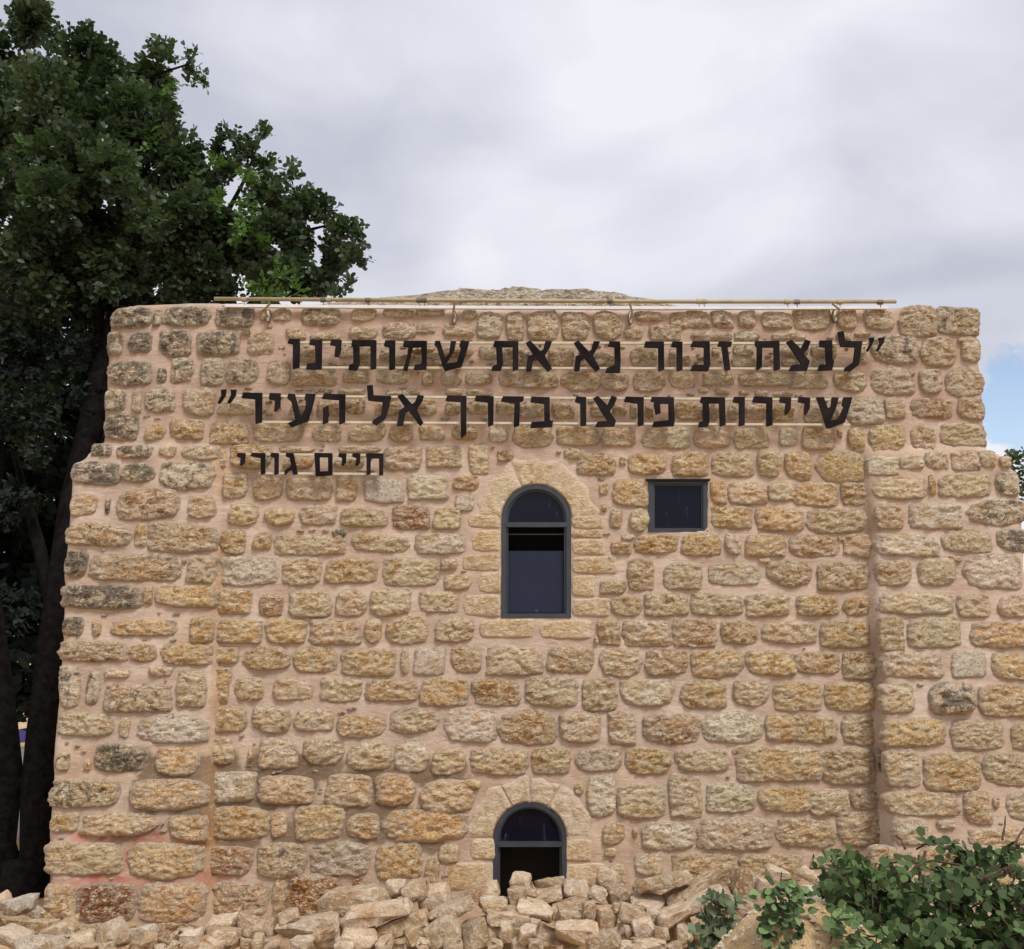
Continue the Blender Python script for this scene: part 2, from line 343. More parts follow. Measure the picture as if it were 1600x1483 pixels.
# ------------------------------------------------------------------ the stone building: survey of the masonry
# each row: origin of the survey sheet, then (left, top, right, bottom, kind) in quarter units of that sheet
SHEETS = {'A1': (50, 460), 'A2': (430, 460), 'A3': (810, 460), 'A4': (1200, 460), 'B1': (50, 740), 'B2': (430, 740), 'B3': (810, 740),
          'B4': (1200, 740), 'C1': (50, 1020), 'C2': (430, 1020), 'C3': (810, 1020), 'C4': (1200, 1020), 'D1': (0, 1183), 'D2': (400, 1183), 'D3': (800, 1183), 'D4': (1200, 1183)}
SURVEY = {
'A1': [(498,78,750,212,'g'),(757,100,815,205,'g'),(825,80,1110,200,'g'),(1150,72,1390,205,'g'),(1420,95,1498,170,'b'),(1508,90,1622,172,'b'),
 (470,235,572,380,'g'),(600,240,752,365,'g'),(798,225,992,390,'G'),(1038,230,1302,382,'g'),(1308,215,1370,260,'g'),(1350,245,1515,378,'b'),
 (474,420,748,568,'g'),(780,458,844,556,'d'),(870,400,1012,552,'h'),(1055,400,1205,568,'h'),(1222,400,1420,556,'h'),(1470,415,1618,562,'b'),
 (452,590,592,726,'h'),(625,590,690,745,'b'),(705,590,900,736,'h'),(945,590,1142,756,'b'),(1165,660,1382,756,'b'),
 (450,755,666,910,'d'),(705,810,836,915,'a'),(864,780,1070,905,'a'),(1112,795,1360,935,'a'),(1385,805,1690,925,'b'),
 (372,934,502,1015,'g'),(530,945,752,1030,'g'),(795,950,905,1020,'b'),(940,945,1166,1040,'b'),(1172,975,1217,1085,'b'),(1240,935,1500,1088,'a'),
 (246,1050,545,1190,'g'),(560,1055,770,1178,'g'),(808,1050,1140,1220,'h'),(1195,1120,1350,1272,'b')],
'A2': [(165,85,402,195,'h'),(470,85,637,172,'b'),(672,85,870,152,'b'),(875,85,1062,140,'h'),(1165,95,1262,162,'b'),(1265,115,1422,272,'w'),(1443,115,1557,285,'b'),
 (70,210,192,287,'b'),(218,240,412,287,'b'),(460,205,645,287,'b'),(675,180,880,280,'b'),(885,185,1005,247,'b'),(1045,190,1250,267,'b'),
 (150,318,292,430,'b'),(395,312,512,400,'p'),(518,320,622,462,'b'),(650,325,745,430,'b'),(752,370,925,460,'b'),(850,318,1000,365,'b'),(940,370,1060,460,'b'),(1040,318,1240,395,'b'),(1270,318,1392,410,'b'),(1402,330,1585,450,'b'),
 (105,472,382,572,'b'),(425,475,592,557,'b'),(628,475,832,562,'b'),(915,480,992,572,'b'),(1030,485,1167,572,'b'),(1188,480,1366,572,'b'),(1400,478,1688,586,'b'),
 (400,590,562,632,'b'),(690,598,905,637,'b'),(1060,590,1177,636,'b'),(1188,595,1358,637,'b'),
 (85,690,240,800,'b'),(262,660,425,765,'b'),(440,658,562,750,'b'),(620,668,785,757,'b'),(815,690,870,780,'b'),(885,658,1012,757,'a'),(1058,680,1162,757,'b'),(1195,668,1335,757,'b'),(1383,662,1502,757,'b'),(1540,665,1695,772,'b'),
 (230,820,416,922,'b'),(470,815,686,922,'b'),(710,820,862,926,'b'),(900,820,1062,912,'b'),(1110,820,1268,912,'t'),(1335,825,1452,924,'w'),(1488,820,1738,955,'b'),
 (20,945,250,992,'b'),(390,945,665,992,'b'),(682,950,916,1102,'b'),(946,950,1162,1082,'b'),(1210,940,1336,1122,'b'),(1385,970,1492,1045,'t'),
 (50,1012,242,1092,'a'),(360,1025,562,1092,'b')],
'A3': [(55,105,247,286,'b'),(273,118,442,282,'b'),(468,110,647,277,'t'),(725,103,907,174,'b'),(655,195,782,282,'b'),(820,195,1017,292,'b'),(945,105,1190,212,'t'),(1202,105,1342,215,'h'),(1370,105,1482,212,'t'),(1515,108,1712,216,'b'),
 (1070,232,1336,297,'h'),(1345,230,1512,302,'h'),
 (190,325,342,452,'b'),(450,358,602,452,'b'),(15,340,72,460,'b'),(700,318,866,456,'b'),(940,328,988,460,'b'),(1030,385,1072,446,'b'),(1205,328,1262,400,'b'),(1340,320,1472,387,'b'),(1330,398,1482,460,'b'),(262,330,352,420,'b'),
 (113,488,252,590,'b'),(268,488,512,606,'a'),(510,493,692,602,'b'),(718,488,916,612,'b'),(938,483,1102,590,'b'),(1153,488,1352,572,'b'),(1383,488,1712,577,'b'),
 (1120,583,1192,616,'b'),(1225,583,1322,626,'b'),(1378,598,1442,627,'b'),(1475,600,1557,642,'b'),
 (8,668,134,772,'b'),(208,678,352,782,'b'),(448,688,540,770,'b'),(590,690,682,762,'b'),(700,678,742,782,'b'),(790,690,845,780,'t'),(982,668,1152,786,'a'),(1195,680,1256,782,'b'),(1305,680,1377,792,'b'),(1418,690,1552,782,'b'),
 (243,828,502,947,'b'),(523,833,727,952,'b'),(773,833,1062,962,'w'),(1098,838,1322,962,'b'),(1348,833,1562,962,'b'),
 (283,958,387,1032,'b'),(376,993,607,1130,'t'),(628,1013,677,1072,'t'),(688,993,922,1127,'a'),(960,988,1187,1137,'a'),(1210,983,1467,1137,'b'),(1493,983,1642,1142,'b')],
'A4': [(158,88,387,227,'b'),(423,93,557,217,'b'),(598,98,787,224,'b'),(818,78,1047,262,'b'),(1058,88,1312,252,'h'),
 (18,233,237,287,'w'),(422,238,522,290,'b'),(540,235,640,268,'b'),(648,255,937,432,'h'),(953,268,1167,447,'b'),(1203,268,1330,422,'b'),(1180,275,1216,306,'t'),
 (80,308,252,392,'b'),(263,308,430,402,'b'),(80,402,182,460,'b'),(268,402,400,460,'b'),(412,362,542,432,'k'),(572,328,622,432,'b'),
 (128,483,372,592,'b'),(413,478,617,607,'b'),(643,458,907,632,'b'),(873,463,917,512,'t'),(943,473,1087,622,'b'),(1108,463,1348,642,'b'),
 (30,608,152,642,'b'),(30,678,166,797,'a'),(222,678,332,807,'b'),(380,690,442,792,'b'),(490,648,722,812,'w'),(723,648,857,782,'b'),(897,648,1147,777,'r'),(1183,643,1354,782,'t'),
 (63,833,187,952,'w'),(213,843,417,972,'b'),(430,843,462,902,'b'),(493,833,602,987,'a'),(633,818,857,987,'a'),(888,818,1047,972,'b'),(1078,803,1362,947,'b'),
 (103,988,272,1157,'a'),(297,980,597,1172,'S'),(618,1013,822,1132,'w'),(818,1008,982,1097,'w'),(978,983,1127,1097,'b'),(1143,978,1327,1102,'h'),(1306,978,1425,1085,'b'),(1440,1012,1520,1085,'b')],
'B1': [(1385,15,1567,162,'b'),(238,130,407,267,'b'),(460,158,492,257,'d'),(533,98,927,287,'T'),(978,138,1142,277,'b'),(1230,188,1417,327,'b'),(1458,213,1642,327,'a'),
 (222,308,607,452,'T'),(638,308,732,467,'b'),(733,313,1150,492,'t'),(758,307,812,332,'t'),(1178,353,1337,505,'a'),(1378,363,1502,482,'a'),
 (208,483,347,642,'D'),(376,508,907,670,'T'),(903,588,937,652,'t'),(938,533,970,564,'t'),(973,513,1147,682,'b'),(1178,513,1532,692,'w'),
 (190,698,677,842,'D'),(703,703,762,817,'t'),(778,698,1147,837,'a'),(1143,723,1370,877,'a'),(1418,758,1572,895,'r'),
 (190,898,327,1017,'D'),(376,913,437,1017,'t'),(498,913,895,1017,'a'),(985,893,1132,1057,'a'),(1163,913,1437,1060,'a'),(1463,913,1722,1062,'a'),
 (178,1048,597,1177,'T'),(608,1063,787,1182,'t'),(810,1063,1107,1197,'a'),(1123,1083,1297,1192,'a'),(1323,1083,1613,1227,'a')],
'B2': [(73,23,352,167,'b'),(383,18,517,172,'b'),(548,23,800,182,'W'),(828,8,1077,162,'w'),(1108,13,1274,107,'t'),(1123,133,1247,237,'w'),
 (158,198,382,322,'b'),(413,218,702,337,'t'),(733,203,962,347,'r'),(988,213,1162,350,'b'),(353,346,447,407,'d'),
 (8,383,430,507,'b'),(483,383,837,497,'b'),(878,373,1187,505,'w'),
 (43,526,287,694,'b'),(320,528,630,684,'a'),(683,528,1020,702,'b'),(1033,533,1144,607,'b'),(1053,633,1232,730,'b'),
 (88,730,352,897,'b'),(378,728,580,894,'b'),(603,720,847,887,'b'),(903,733,1147,872,'b'),
 (223,908,530,1067,'b'),(556,903,670,1062,'b'),(698,896,954,1064,'b'),(998,898,1240,1050,'b')],
'B3': [(503,58,562,137,'b'),(586,38,812,207,'a'),(518,193,552,242,'b'),(1197,48,1307,197,'a'),(1313,53,1547,192,'b'),(1553,58,1732,177,'b'),
 (568,223,652,352,'t'),(693,218,818,364,'b'),(1202,208,1457,347,'a'),(1486,213,1780,357,'a'),
 (576,428,707,507,'a'),(638,376,727,420,'b'),(726,380,997,502,'a'),(1016,378,1257,515,'a'),(1288,370,1390,512,'b'),(1413,378,1667,517,'a'),
 (683,538,847,730,'t'),(910,558,1144,720,'b'),(1188,558,1510,697,'w'),(1558,543,1832,707,'t'),(1498,528,1577,562,'b'),(508,663,677,757,'t'),
 (583,763,770,892,'t'),(793,743,1057,890,'b'),(1078,753,1392,890,'b'),(1418,753,1692,894,'b'),
 (493,913,637,1072,'t'),(660,918,950,1077,'b'),(968,908,1234,1084,'t'),(1260,913,1492,1064,'t'),(1523,928,1852,1062,'b'),(473,1013,502,1072,'b')],
'B4': [(148,58,434,207,'a'),(456,58,624,199,'t'),(662,18,982,164,'b'),(998,3,1047,137,'a'),(1066,3,1390,152,'b'),(1423,-8,1568,142,'h'),
 (250,223,607,370,'t'),(663,193,842,347,'t'),(886,186,1200,347,'w'),(1246,163,1640,324,'h'),
 (138,383,434,522,'t'),(433,386,480,422,'t'),(463,378,647,520,'t'),(688,378,1057,517,'w'),(1080,350,1390,494,'b'),(1426,348,1650,484,'g'),
 (310,553,627,730,'t'),(678,543,897,702,'t'),(938,533,1177,697,'b'),(1223,503,1572,717,'w'),(1120,515,1215,550,'b'),
 (178,763,437,890,'a'),(466,763,664,887,'a'),(703,743,1144,880,'b'),(1180,758,1384,900,'b'),(1438,758,1690,894,'b'),
 (326,918,627,1087,'a'),(603,948,647,1012,'k'),(688,898,852,1102,'t'),(880,903,1202,1082,'b'),(1268,928,1690,1087,'a')],
'C1': [(165,93,307,332,'h'),(340,113,432,332,'h'),(448,98,617,162,'b'),(728,86,880,152,'b'),(463,198,867,367,'T'),(908,108,1092,330,'b'),(1126,93,1242,317,'a'),(1268,153,1450,297,'b'),(1518,163,1762,297,'b'),
 (163,373,502,517,'b'),(543,398,617,537,'b'),(678,383,1087,562,'w'),(1103,333,1342,492,'a'),(1383,333,1617,500,'b'),
 (145,618,242,742,'h'),(328,668,372,732,'b'),(408,573,727,742,'D'),(778,588,1047,760,'b'),(1118,528,1267,692,'b'),(1353,598,1387,682,'a'),(1423,533,1664,717,'b'),
 (125,788,552,962,'h'),(623,788,1087,977,'b'),(1103,743,1394,927,'w'),(1418,773,1757,942,'b'),
 (112,998,302,1122,'b'),(323,1003,767,1142,'b'),(860,1018,1084,1172,'b'),(1110,968,1480,1162,'a'),(1488,998,1597,1157,'b')],
'C2': [(118,-35,380,124,'a'),(423,-25,747,144,'a'),(783,-30,837,137,'b'),(868,-32,1062,137,'W'),(1098,-45,1287,127,'o'),(1328,-40,1670,134,'b'),
 (283,158,547,307,'b'),(573,168,887,304,'a'),(906,160,1200,330,'a'),(1238,163,1527,332,'a'),
 (123,346,362,490,'b'),(388,388,684,532,'a'),(723,343,1024,502,'b'),(1063,353,1377,557,'w'),(1393,358,1750,567,'a'),(390,366,440,386,'r'),
 (178,538,432,702,'b'),(453,553,737,727,'b'),(743,543,960,737,'w'),(978,598,1192,757,'b'),(1226,598,1574,762,'b'),
 (318,763,602,952,'b'),(630,758,882,947,'a'),(918,798,1247,997,'b'),(1180,790,1290,860,'b'),
 (133,958,432,1162,'a'),(443,1008,652,1157,'b'),(688,983,1192,1177,'a')],
'C3': [(188,-35,464,127,'t'),(513,-25,772,147,'b'),(798,-22,1060,137,'t'),(1080,-25,1402,152,'a'),(1426,-15,1728,142,'a'),
 (43,153,362,334,'b'),(398,163,614,360,'t'),(646,168,970,334,'w'),(1013,168,1294,347,'a'),(1343,173,1567,334,'b'),
 (260,368,512,557,'b'),(560,368,732,572,'b'),(783,388,1127,572,'T'),(1156,373,1517,560,'w'),(1543,383,1744,554,'a'),
 (88,593,324,757,'a'),(360,593,637,740,'q'),(676,596,952,757,'a'),(986,598,1312,744,'b'),(1373,588,1907,802,'a'),(1330,600,1372,632,'r'),
 (428,773,607,1017,'w'),(345,813,412,890,'b'),(620,823,914,1027,'b'),(943,768,1147,1027,'b'),(1176,818,1482,994,'w'),(1503,838,1832,997,'a'),
 (518,1058,670,1202,'a'),(713,1088,747,1157,'t')],
'C4': [(158,-5,442,132,'t'),(468,-5,697,164,'t'),(718,-8,1087,157,'b'),(1148,-5,1362,152,'W'),(1403,3,1690,167,'a'),
 (38,183,334,362,'a'),(360,188,682,362,'a'),(703,198,912,374,'b'),(1003,188,1287,380,'x'),(1318,203,1690,397,'a'),
 (160,388,434,562,'a'),(460,388,714,577,'t'),(723,413,1112,582,'y'),(1143,428,1467,607,'b'),(1513,438,1690,602,'t'),
 (338,588,674,817,'t'),(680,608,722,742,'d'),(733,608,940,832,'b'),(978,633,1317,860,'a'),(1343,633,1690,827,'T'),
 (248,858,502,1017,'b'),(516,843,737,977,'t'),(740,868,1177,1017,'b'),(1223,863,1392,1067,'t'),(1483,868,1690,1047,'b'),(1400,900,1445,980,'b'),
 (53,1033,417,1212,'a'),(438,998,722,1202,'t'),(778,1048,1002,1202,'b'),(1048,1043,1172,1102,'b'),(1258,1098,1690,1202,'b')],
'D1': [(293,538,757,727,'b'),(808,543,1252,757,'b'),(1273,563,1577,737,'r'),(273,798,477,1022,'b'),(483,798,852,1022,'R'),(878,793,1267,1022,'b'),(1313,783,1680,992,'T'),
 (480,1030,902,1112,'t'),(930,1030,1252,1112,'r'),(1290,1010,1640,1090,'t')],
'D2': [(13,533,312,747,'T'),(345,533,712,737,'q'),(753,543,1032,762,'a'),(1050,623,1152,792,'t'),(1140,540,1272,662,'b'),(98,758,197,972,'t'),(203,733,527,987,'O'),(600,753,692,812,'r'),
 (20,1000,300,1100,'b'),(560,860,900,960,'b')],
'D3': [(813,403,1147,577,'w'),(1173,383,1622,577,'b'),(573,563,657,622,'t'),(763,603,942,740,'w'),(1003,606,1402,780,'a'),(1428,608,1812,780,'a'),(605,668,717,800,'b'),(760,760,980,880,'b')],
'D4': [(263,608,372,742,'b'),(400,620,600,740,'b'),(640,560,900,700,'b'),(950,560,1200,700,'a'),(1240,540,1690,690,'b'),(250,780,600,900,'b'),(640,740,1000,880,'b'),(1040,740,1690,880,'a')],
}
# dressed blocks round the windows
DRESSED = {'B2': [(1163,499,1414,611),(1268,612,1414,749),(1170,750,1414,899),(1197,252,1414,343),(1223,348,1414,492)],
 'B3': [(327,258,540,349),(327,349,534,402),(328,402,550,514),(328,514,620,630),(329,632,483,775),(330,775,580,897)],
 'S': [(1268,903,1624,1032)], 'B3s': [(118,913,467,1037)],
 'D2': [(1335,500,1500,645),(1163,650,1496,842)], 'D3': [(328,508,502,657),(328,657,592,812)]}
KIND = {  # base colour, clean amount (1 = no lichen), relief
 'a': ((0.76,0.54,0.29), 1.0, 1.0), 'b': ((0.82,0.655,0.455), 1.0, 1.0), 'w': ((0.90,0.80,0.66), 1.0, 0.9), 'W': ((0.86,0.80,0.70), 1.0, 0.7),
 't': ((0.68,0.49,0.30), 0.94, 1.0), 'T': ((0.72,0.54,0.35), 0.60, 1.0), 'g': ((0.76,0.65,0.52), 0.27, 1.0), 'G': ((0.40,0.31,0.23), 0.30, 1.1),
 'h': ((0.80,0.68,0.52), 0.50, 1.0), 'd': ((0.46,0.36,0.25), 0.3, 1.0), 'D': ((0.50,0.38,0.25), 0.25, 1.0), 'r': ((0.52,0.30,0.155), 0.97, 0.9),
 'R': ((0.35,0.165,0.075), 0.9, 0.9), 'O': ((0.50,0.215,0.055), 0.95, 1.0), 'p': ((0.56,0.41,0.29), 1.0, 0.4), 'q': ((0.68,0.55,0.44), 0.9, 0.9),
 'k': ((0.06,0.045,0.035), 0.7, 0.2), 'S': ((0.66,0.46,0.22), 1.0, 1.0), 'x': ((0.74,0.60,0.47), 0.35, 1.5), 'y': ((0.78,0.57,0.27), 1.0, 1.0), 'o': ((0.72,0.50,0.30), 1.0, 0.6)}

def sheet_px(s, x, y):
    ox, oy = SHEETS[s]; return ox + x / 4.0, oy + y / 4.0
building = empty('stone_building', (0, 0, 0))
tag(building, 'old two storey building of rough golden stone with pinkish mortar and two arched windows', 'building')

# silhouette of the front wall
SIL_PX = [(60,1530),(66,1440),(72,1390),(79,1360),(73,1300),(78,1255),(80,1190),(85,1130),(90,1085),(92,1040),(95,1010),(94,985),(98,940),(97,900),(102,850),(104,835),
 (106,810),(108,770),(109,728),(113,722),(128,717),(146,697),(159,690),(160,668),(161,640),(164,610),(164,590),(167,560),(167,535),(170,515),(171,495),(176,484),(188,479),
 (215,474),(240,473),(290,471),(340,471),(420,477),(700,480),(1000,482),(1200,482),(1300,481),(1385,480),(1400,478),(1430,476),(1445,476),(1475,478),(1520,480),(1528,487),(1529,520),
 (1532,545),(1531,560),(1535,575),(1534,600),(1537,612),(1539,650),(1541,690),(1546,701),(1560,706),(1574,713),(1580,726),(1592,738),(1596,760),(1599,800),(1601,840),(1606,900),(1612,1000),(1622,1150),(1640,1400),(1650,1530)]
SIL = np.array([[face_pt(*p).x, face_pt(*p).z] for p in SIL_PX])
def arch_poly(cx, cy, r, bottom_l, bottom_r, yb, n=20):
    pts = [(bottom_l, yb), (cx - r, cy)] + [(cx - r * math.cos(math.pi * k / n), cy - r * math.sin(math.pi * k / n) * 1.0) for k in range(1, n)] + [(cx + r, cy), (bottom_r, yb)]
    return pts
Y_FR = -0.008                                    # window frames stand this far behind the wall face
OPEN_PX = [arch_poly(838, 811, 53.2, 784.6, 891.4, 964), arch_poly(828, 1311, 56.2, 772, 885, 1440), [(1014.5, 830), (1014.5, 751), (1105, 751), (1105, 830)]]
OPENS = [np.array([[plane_pt(px, py, 0).x, plane_pt(px, py, 0).z] for px, py in o]) for o in OPEN_PX]
def sdf(poly, P):
    d = np.full(len(P), 1e9); inside = np.zeros(len(P), bool); n = len(poly)
    for i in range(n):
        a = poly[i]; b = poly[(i + 1) % n]; ab = b - a; ap = P - a
        t = np.clip((ap @ ab) / (ab @ ab), 0, 1); q = ap - t[:, None] * ab; d = np.minimum(d, np.hypot(q[:, 0], q[:, 1]))
        c = ((a[1] > P[:, 1]) != (b[1] > P[:, 1])); 
        with np.errstate(divide='ignore', invalid='ignore'):
            xi = (b[0] - a[0]) * (P[:, 1] - a[1]) / (b[1] - a[1]) + a[0]
        inside ^= (c & (P[:, 0] < xi))
    return np.where(inside, d, -d)
def wall_d(P):
    d = sdf(SIL, P)
    for o in OPENS: d = np.minimum(d, -sdf(o, P))
    return d
GS = 0.026
x0, x1 = SIL[:, 0].min() - 0.05, SIL[:, 0].max() + 0.05; z0, z1 = -0.15, SIL[:, 1].max() + 0.05
gx = np.arange(x0, x1 + GS, GS); gz = np.arange(z0, z1 + GS, GS); NX, NZ = len(gx), len(gz)
P = np.stack(np.meshgrid(gx, gz), -1).reshape(-1, 2)
D = wall_d(P); inb = (D > 0).reshape(NZ, NX)
cell = inb[:-1, :-1] | inb[1:, :-1] | inb[:-1, 1:] | inb[1:, 1:]
used = np.zeros((NZ, NX), bool); used[:-1, :-1] |= cell; used[1:, :-1] |= cell; used[:-1, 1:] |= cell; used[1:, 1:] |= cell
uf = used.reshape(-1); out = uf & (D < 0)
Q = P.copy()
for _ in range(3):
    idx = np.where(out)[0]; q = Q[idx]; dd = wall_d(q); e1 = wall_d(q + [1e-3, 0]); e2 = wall_d(q + [0, 1e-3])
    g = np.stack([e1 - dd, e2 - dd], -1); g /= np.maximum(1e-9, np.linalg.norm(g, axis=1))[:, None]
    Q[idx] = q - g * dd[:, None]
vid = -np.ones(NX * NZ, int); vid[uf] = np.arange(uf.sum()); QQ = Q[uf]; DD = np.maximum(0, wall_d(QQ)); dsil = np.maximum(0, sdf(SIL, QQ))
PTS = []
for (x, z), ds in zip(QQ, dsil):
    y = base_y(x, z) + 0.010 * noise.noise(Vector((x * 2.2, 3.0, z * 2.8))) + 0.0065 * noise.noise(Vector((x * 8, 9.0, z * 13))) + 0.003 * noise.noise(Vector((x * 24, 5.0, z * 24)))
    if ds < 0.06: y += 0.06 - math.sqrt(max(0, 0.06 ** 2 - (0.06 - ds) ** 2))
    PTS.append((x, y, z))
fi, fj = np.where(cell)
FC = np.stack([vid[fi * NX + fj], vid[fi * NX + fj + 1], vid[(fi + 1) * NX + fj + 1], vid[(fi + 1) * NX + fj]], -1)
bm = bmesh.new(); bv = [bm.verts.new(p) for p in PTS]
for f in FC:
    try: bm.faces.new([bv[i] for i in f])
    except ValueError: pass
bm.edges.ensure_lookup_table()
be = [e for e in bm.edges if len(e.link_faces) == 1]
def sil_side(e):
    m = np.array([[(e.verts[0].co.x + e.verts[1].co.x) / 2, (e.verts[0].co.z + e.verts[1].co.z) / 2]]); return abs(sdf(SIL, m)[0]) < abs(wall_d_open(m))
def wall_d_open(m): return min(abs(sdf(o, m)[0]) for o in OPENS)
mids = np.array([[(e.verts[0].co.x + e.verts[1].co.x) / 2, (e.verts[0].co.z + e.verts[1].co.z) / 2] for e in be])
ds_ = np.abs(sdf(SIL, mids)); do_ = np.min([np.abs(sdf(o, mids)) for o in OPENS], axis=0)
for sel, depth in (([e for e, a, b in zip(be, ds_, do_) if a <= b], 4.6), ([e for e, a, b in zip(be, ds_, do_) if a > b], 0.45)):
    r = bmesh.ops.extrude_edge_only(bm, edges=sel)
    for v in [g for g in r['geom'] if isinstance(g, bmesh.types.BMVert)]: v.co.y = depth
bmesh.ops.recalc_face_normals(bm, faces=bm.faces)
wall_me = bpy.data.meshes.new('mortar_wall'); bm.to_mesh(wall_me); bm.free()
# mortar colour: new grey render patches, faint red paint, rusty streaks along the two inner corners (real stains)
def seg_px(l): return [np.array([face_pt(*p).x, face_pt(*p).z]) for p in l]
GREY = [(235,1190,380,1245),(245,1235,460,1262),(320,1230,345,1300),(400,1185,520,1215),(455,1195,490,1262),(500,1255,590,1285),(545,1205,625,1230),(570,1215,605,1300),(640,1195,725,1222),(655,1265,705,1285),(610,1225,640,1270),(320,1300,400,1322),(430,1290,470,1330),(540,1290,600,1318),(160,1290,230,1318),(660,1305,690,1330)]
RED = [(120,1300,315,1326),(90,1360,290,1392),(190,1318,205,1370),(85,1300,130,1316),(165,1378,225,1410)]
def rects(lst): return [(face_pt((a+c)/2,(b+d)/2), (c-a)/2/150.0, (d-b)/2/150.0) for a,b,c,d in lst]
GR, RD = rects(GREY), rects(RED)
def rmask(L, x, z, soft):
    m = 0.0
    for c, hw, hh in L:
        dx = abs(x - c.x) / hw; dz = abs(z - c.z) / hh
        if dx > 1.6 or dz > 1.9: continue
        q = (dx ** 3 + dz ** 3) ** (1/3.) + 0.42 * noise.noise(Vector((x * 9, 1, z * 9))) + 0.2 * noise.noise(Vector((x * 27, 1, z * 27)))
        m = max(m, sstep(1.0 + soft, 1.0 - soft, q))
    return m
ca = wall_me.color_attributes.new('tint', 'FLOAT_COLOR', 'POINT'); colr = np.ones((len(wall_me.vertices), 4), np.float32)
BASEM = np.array([0.600, 0.485, 0.395])
for i, v in enumerate(wall_me.vertices):
    x, y, z = v.co; c = BASEM.copy()
    n = noise.noise(Vector((x * 1.1, 7, z * 1.4)))
    c = c * (1 + 0.05 * n) + np.array([0.0, -0.010, -0.016]) * n
    if z > 3.9: c = c * (1 - sstep(3.9, 4.4, z) * np.array([0.08, 0.13, 0.14]))
    if z < 1.6: c = c * (1 - 0.10 * sstep(1.6, 0.5, z)) * np.array([1.0, 0.97, 0.92])
    gl = sstep(-2.2, -3.4, x) * sstep(3.3, 4.4, z) * 0.8 + sstep(5.12, 5.25, z) * 0.6 + sstep(-3.95, -4.15, x) * 0.3
    gl = min(1, gl) * min(1, max(0, 0.55 + 1.3 * noise.fractal(Vector((x * 5, 4, z * 5)), 0.9, 2.1, 4))); c = c * (1 - gl * .6) + np.array([0.30, 0.265, 0.22]) * gl * .6
    if z < 2.2 and x < 0.2:
        g = rmask(GR, x, z, 0.14); c = c * (1 - g) + np.array([0.245, 0.185, 0.125]) * g
        g = rmask(RD, x, z, 0.55) * min(0.8, max(0, 0.42 + 0.9 * noise.noise(Vector((x * 7, 3, z * 12))))); c = c * (1 - g) + np.array([0.56, 0.20, 0.15]) * g
    xl = edge_at(EL, z); xr = edge_at(ER, z)
    if z < 4.05:
        s = max(0, 1 - abs(x - xl - 0.02) / 0.07) * (0.45 + 0.9 * noise.noise(Vector((x * 3, 2, z * 1.8)))); s = min(1, max(0, s)); c = c * (1 - s) + np.array([0.48, 0.29, 0.12]) * s
        s = max(0, 1 - abs(x - xr + 0.04) / 0.16) * (0.40 + 1.0 * noise.noise(Vector((x * 3, 6, z * 1.6)))); s = min(0.5, max(0, s)); c = c * (1 - s) + np.array([0.28, 0.19, 0.11]) * s
    colr[i, :3] = c
ca.data.foreach_set('color', colr.reshape(-1))
link('mortar_wall', wall_me, building, (0, 0, 0), mat=M['mortar'])
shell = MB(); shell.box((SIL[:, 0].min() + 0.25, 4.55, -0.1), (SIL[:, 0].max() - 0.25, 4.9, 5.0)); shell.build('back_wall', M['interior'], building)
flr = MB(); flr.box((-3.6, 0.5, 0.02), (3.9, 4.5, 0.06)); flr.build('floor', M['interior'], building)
flr = MB(); flr.box((-3.3, 0.46, 2.2), (3.7, 4.5, 2.35)); flr.build('upper_floor', M['interior'], building)

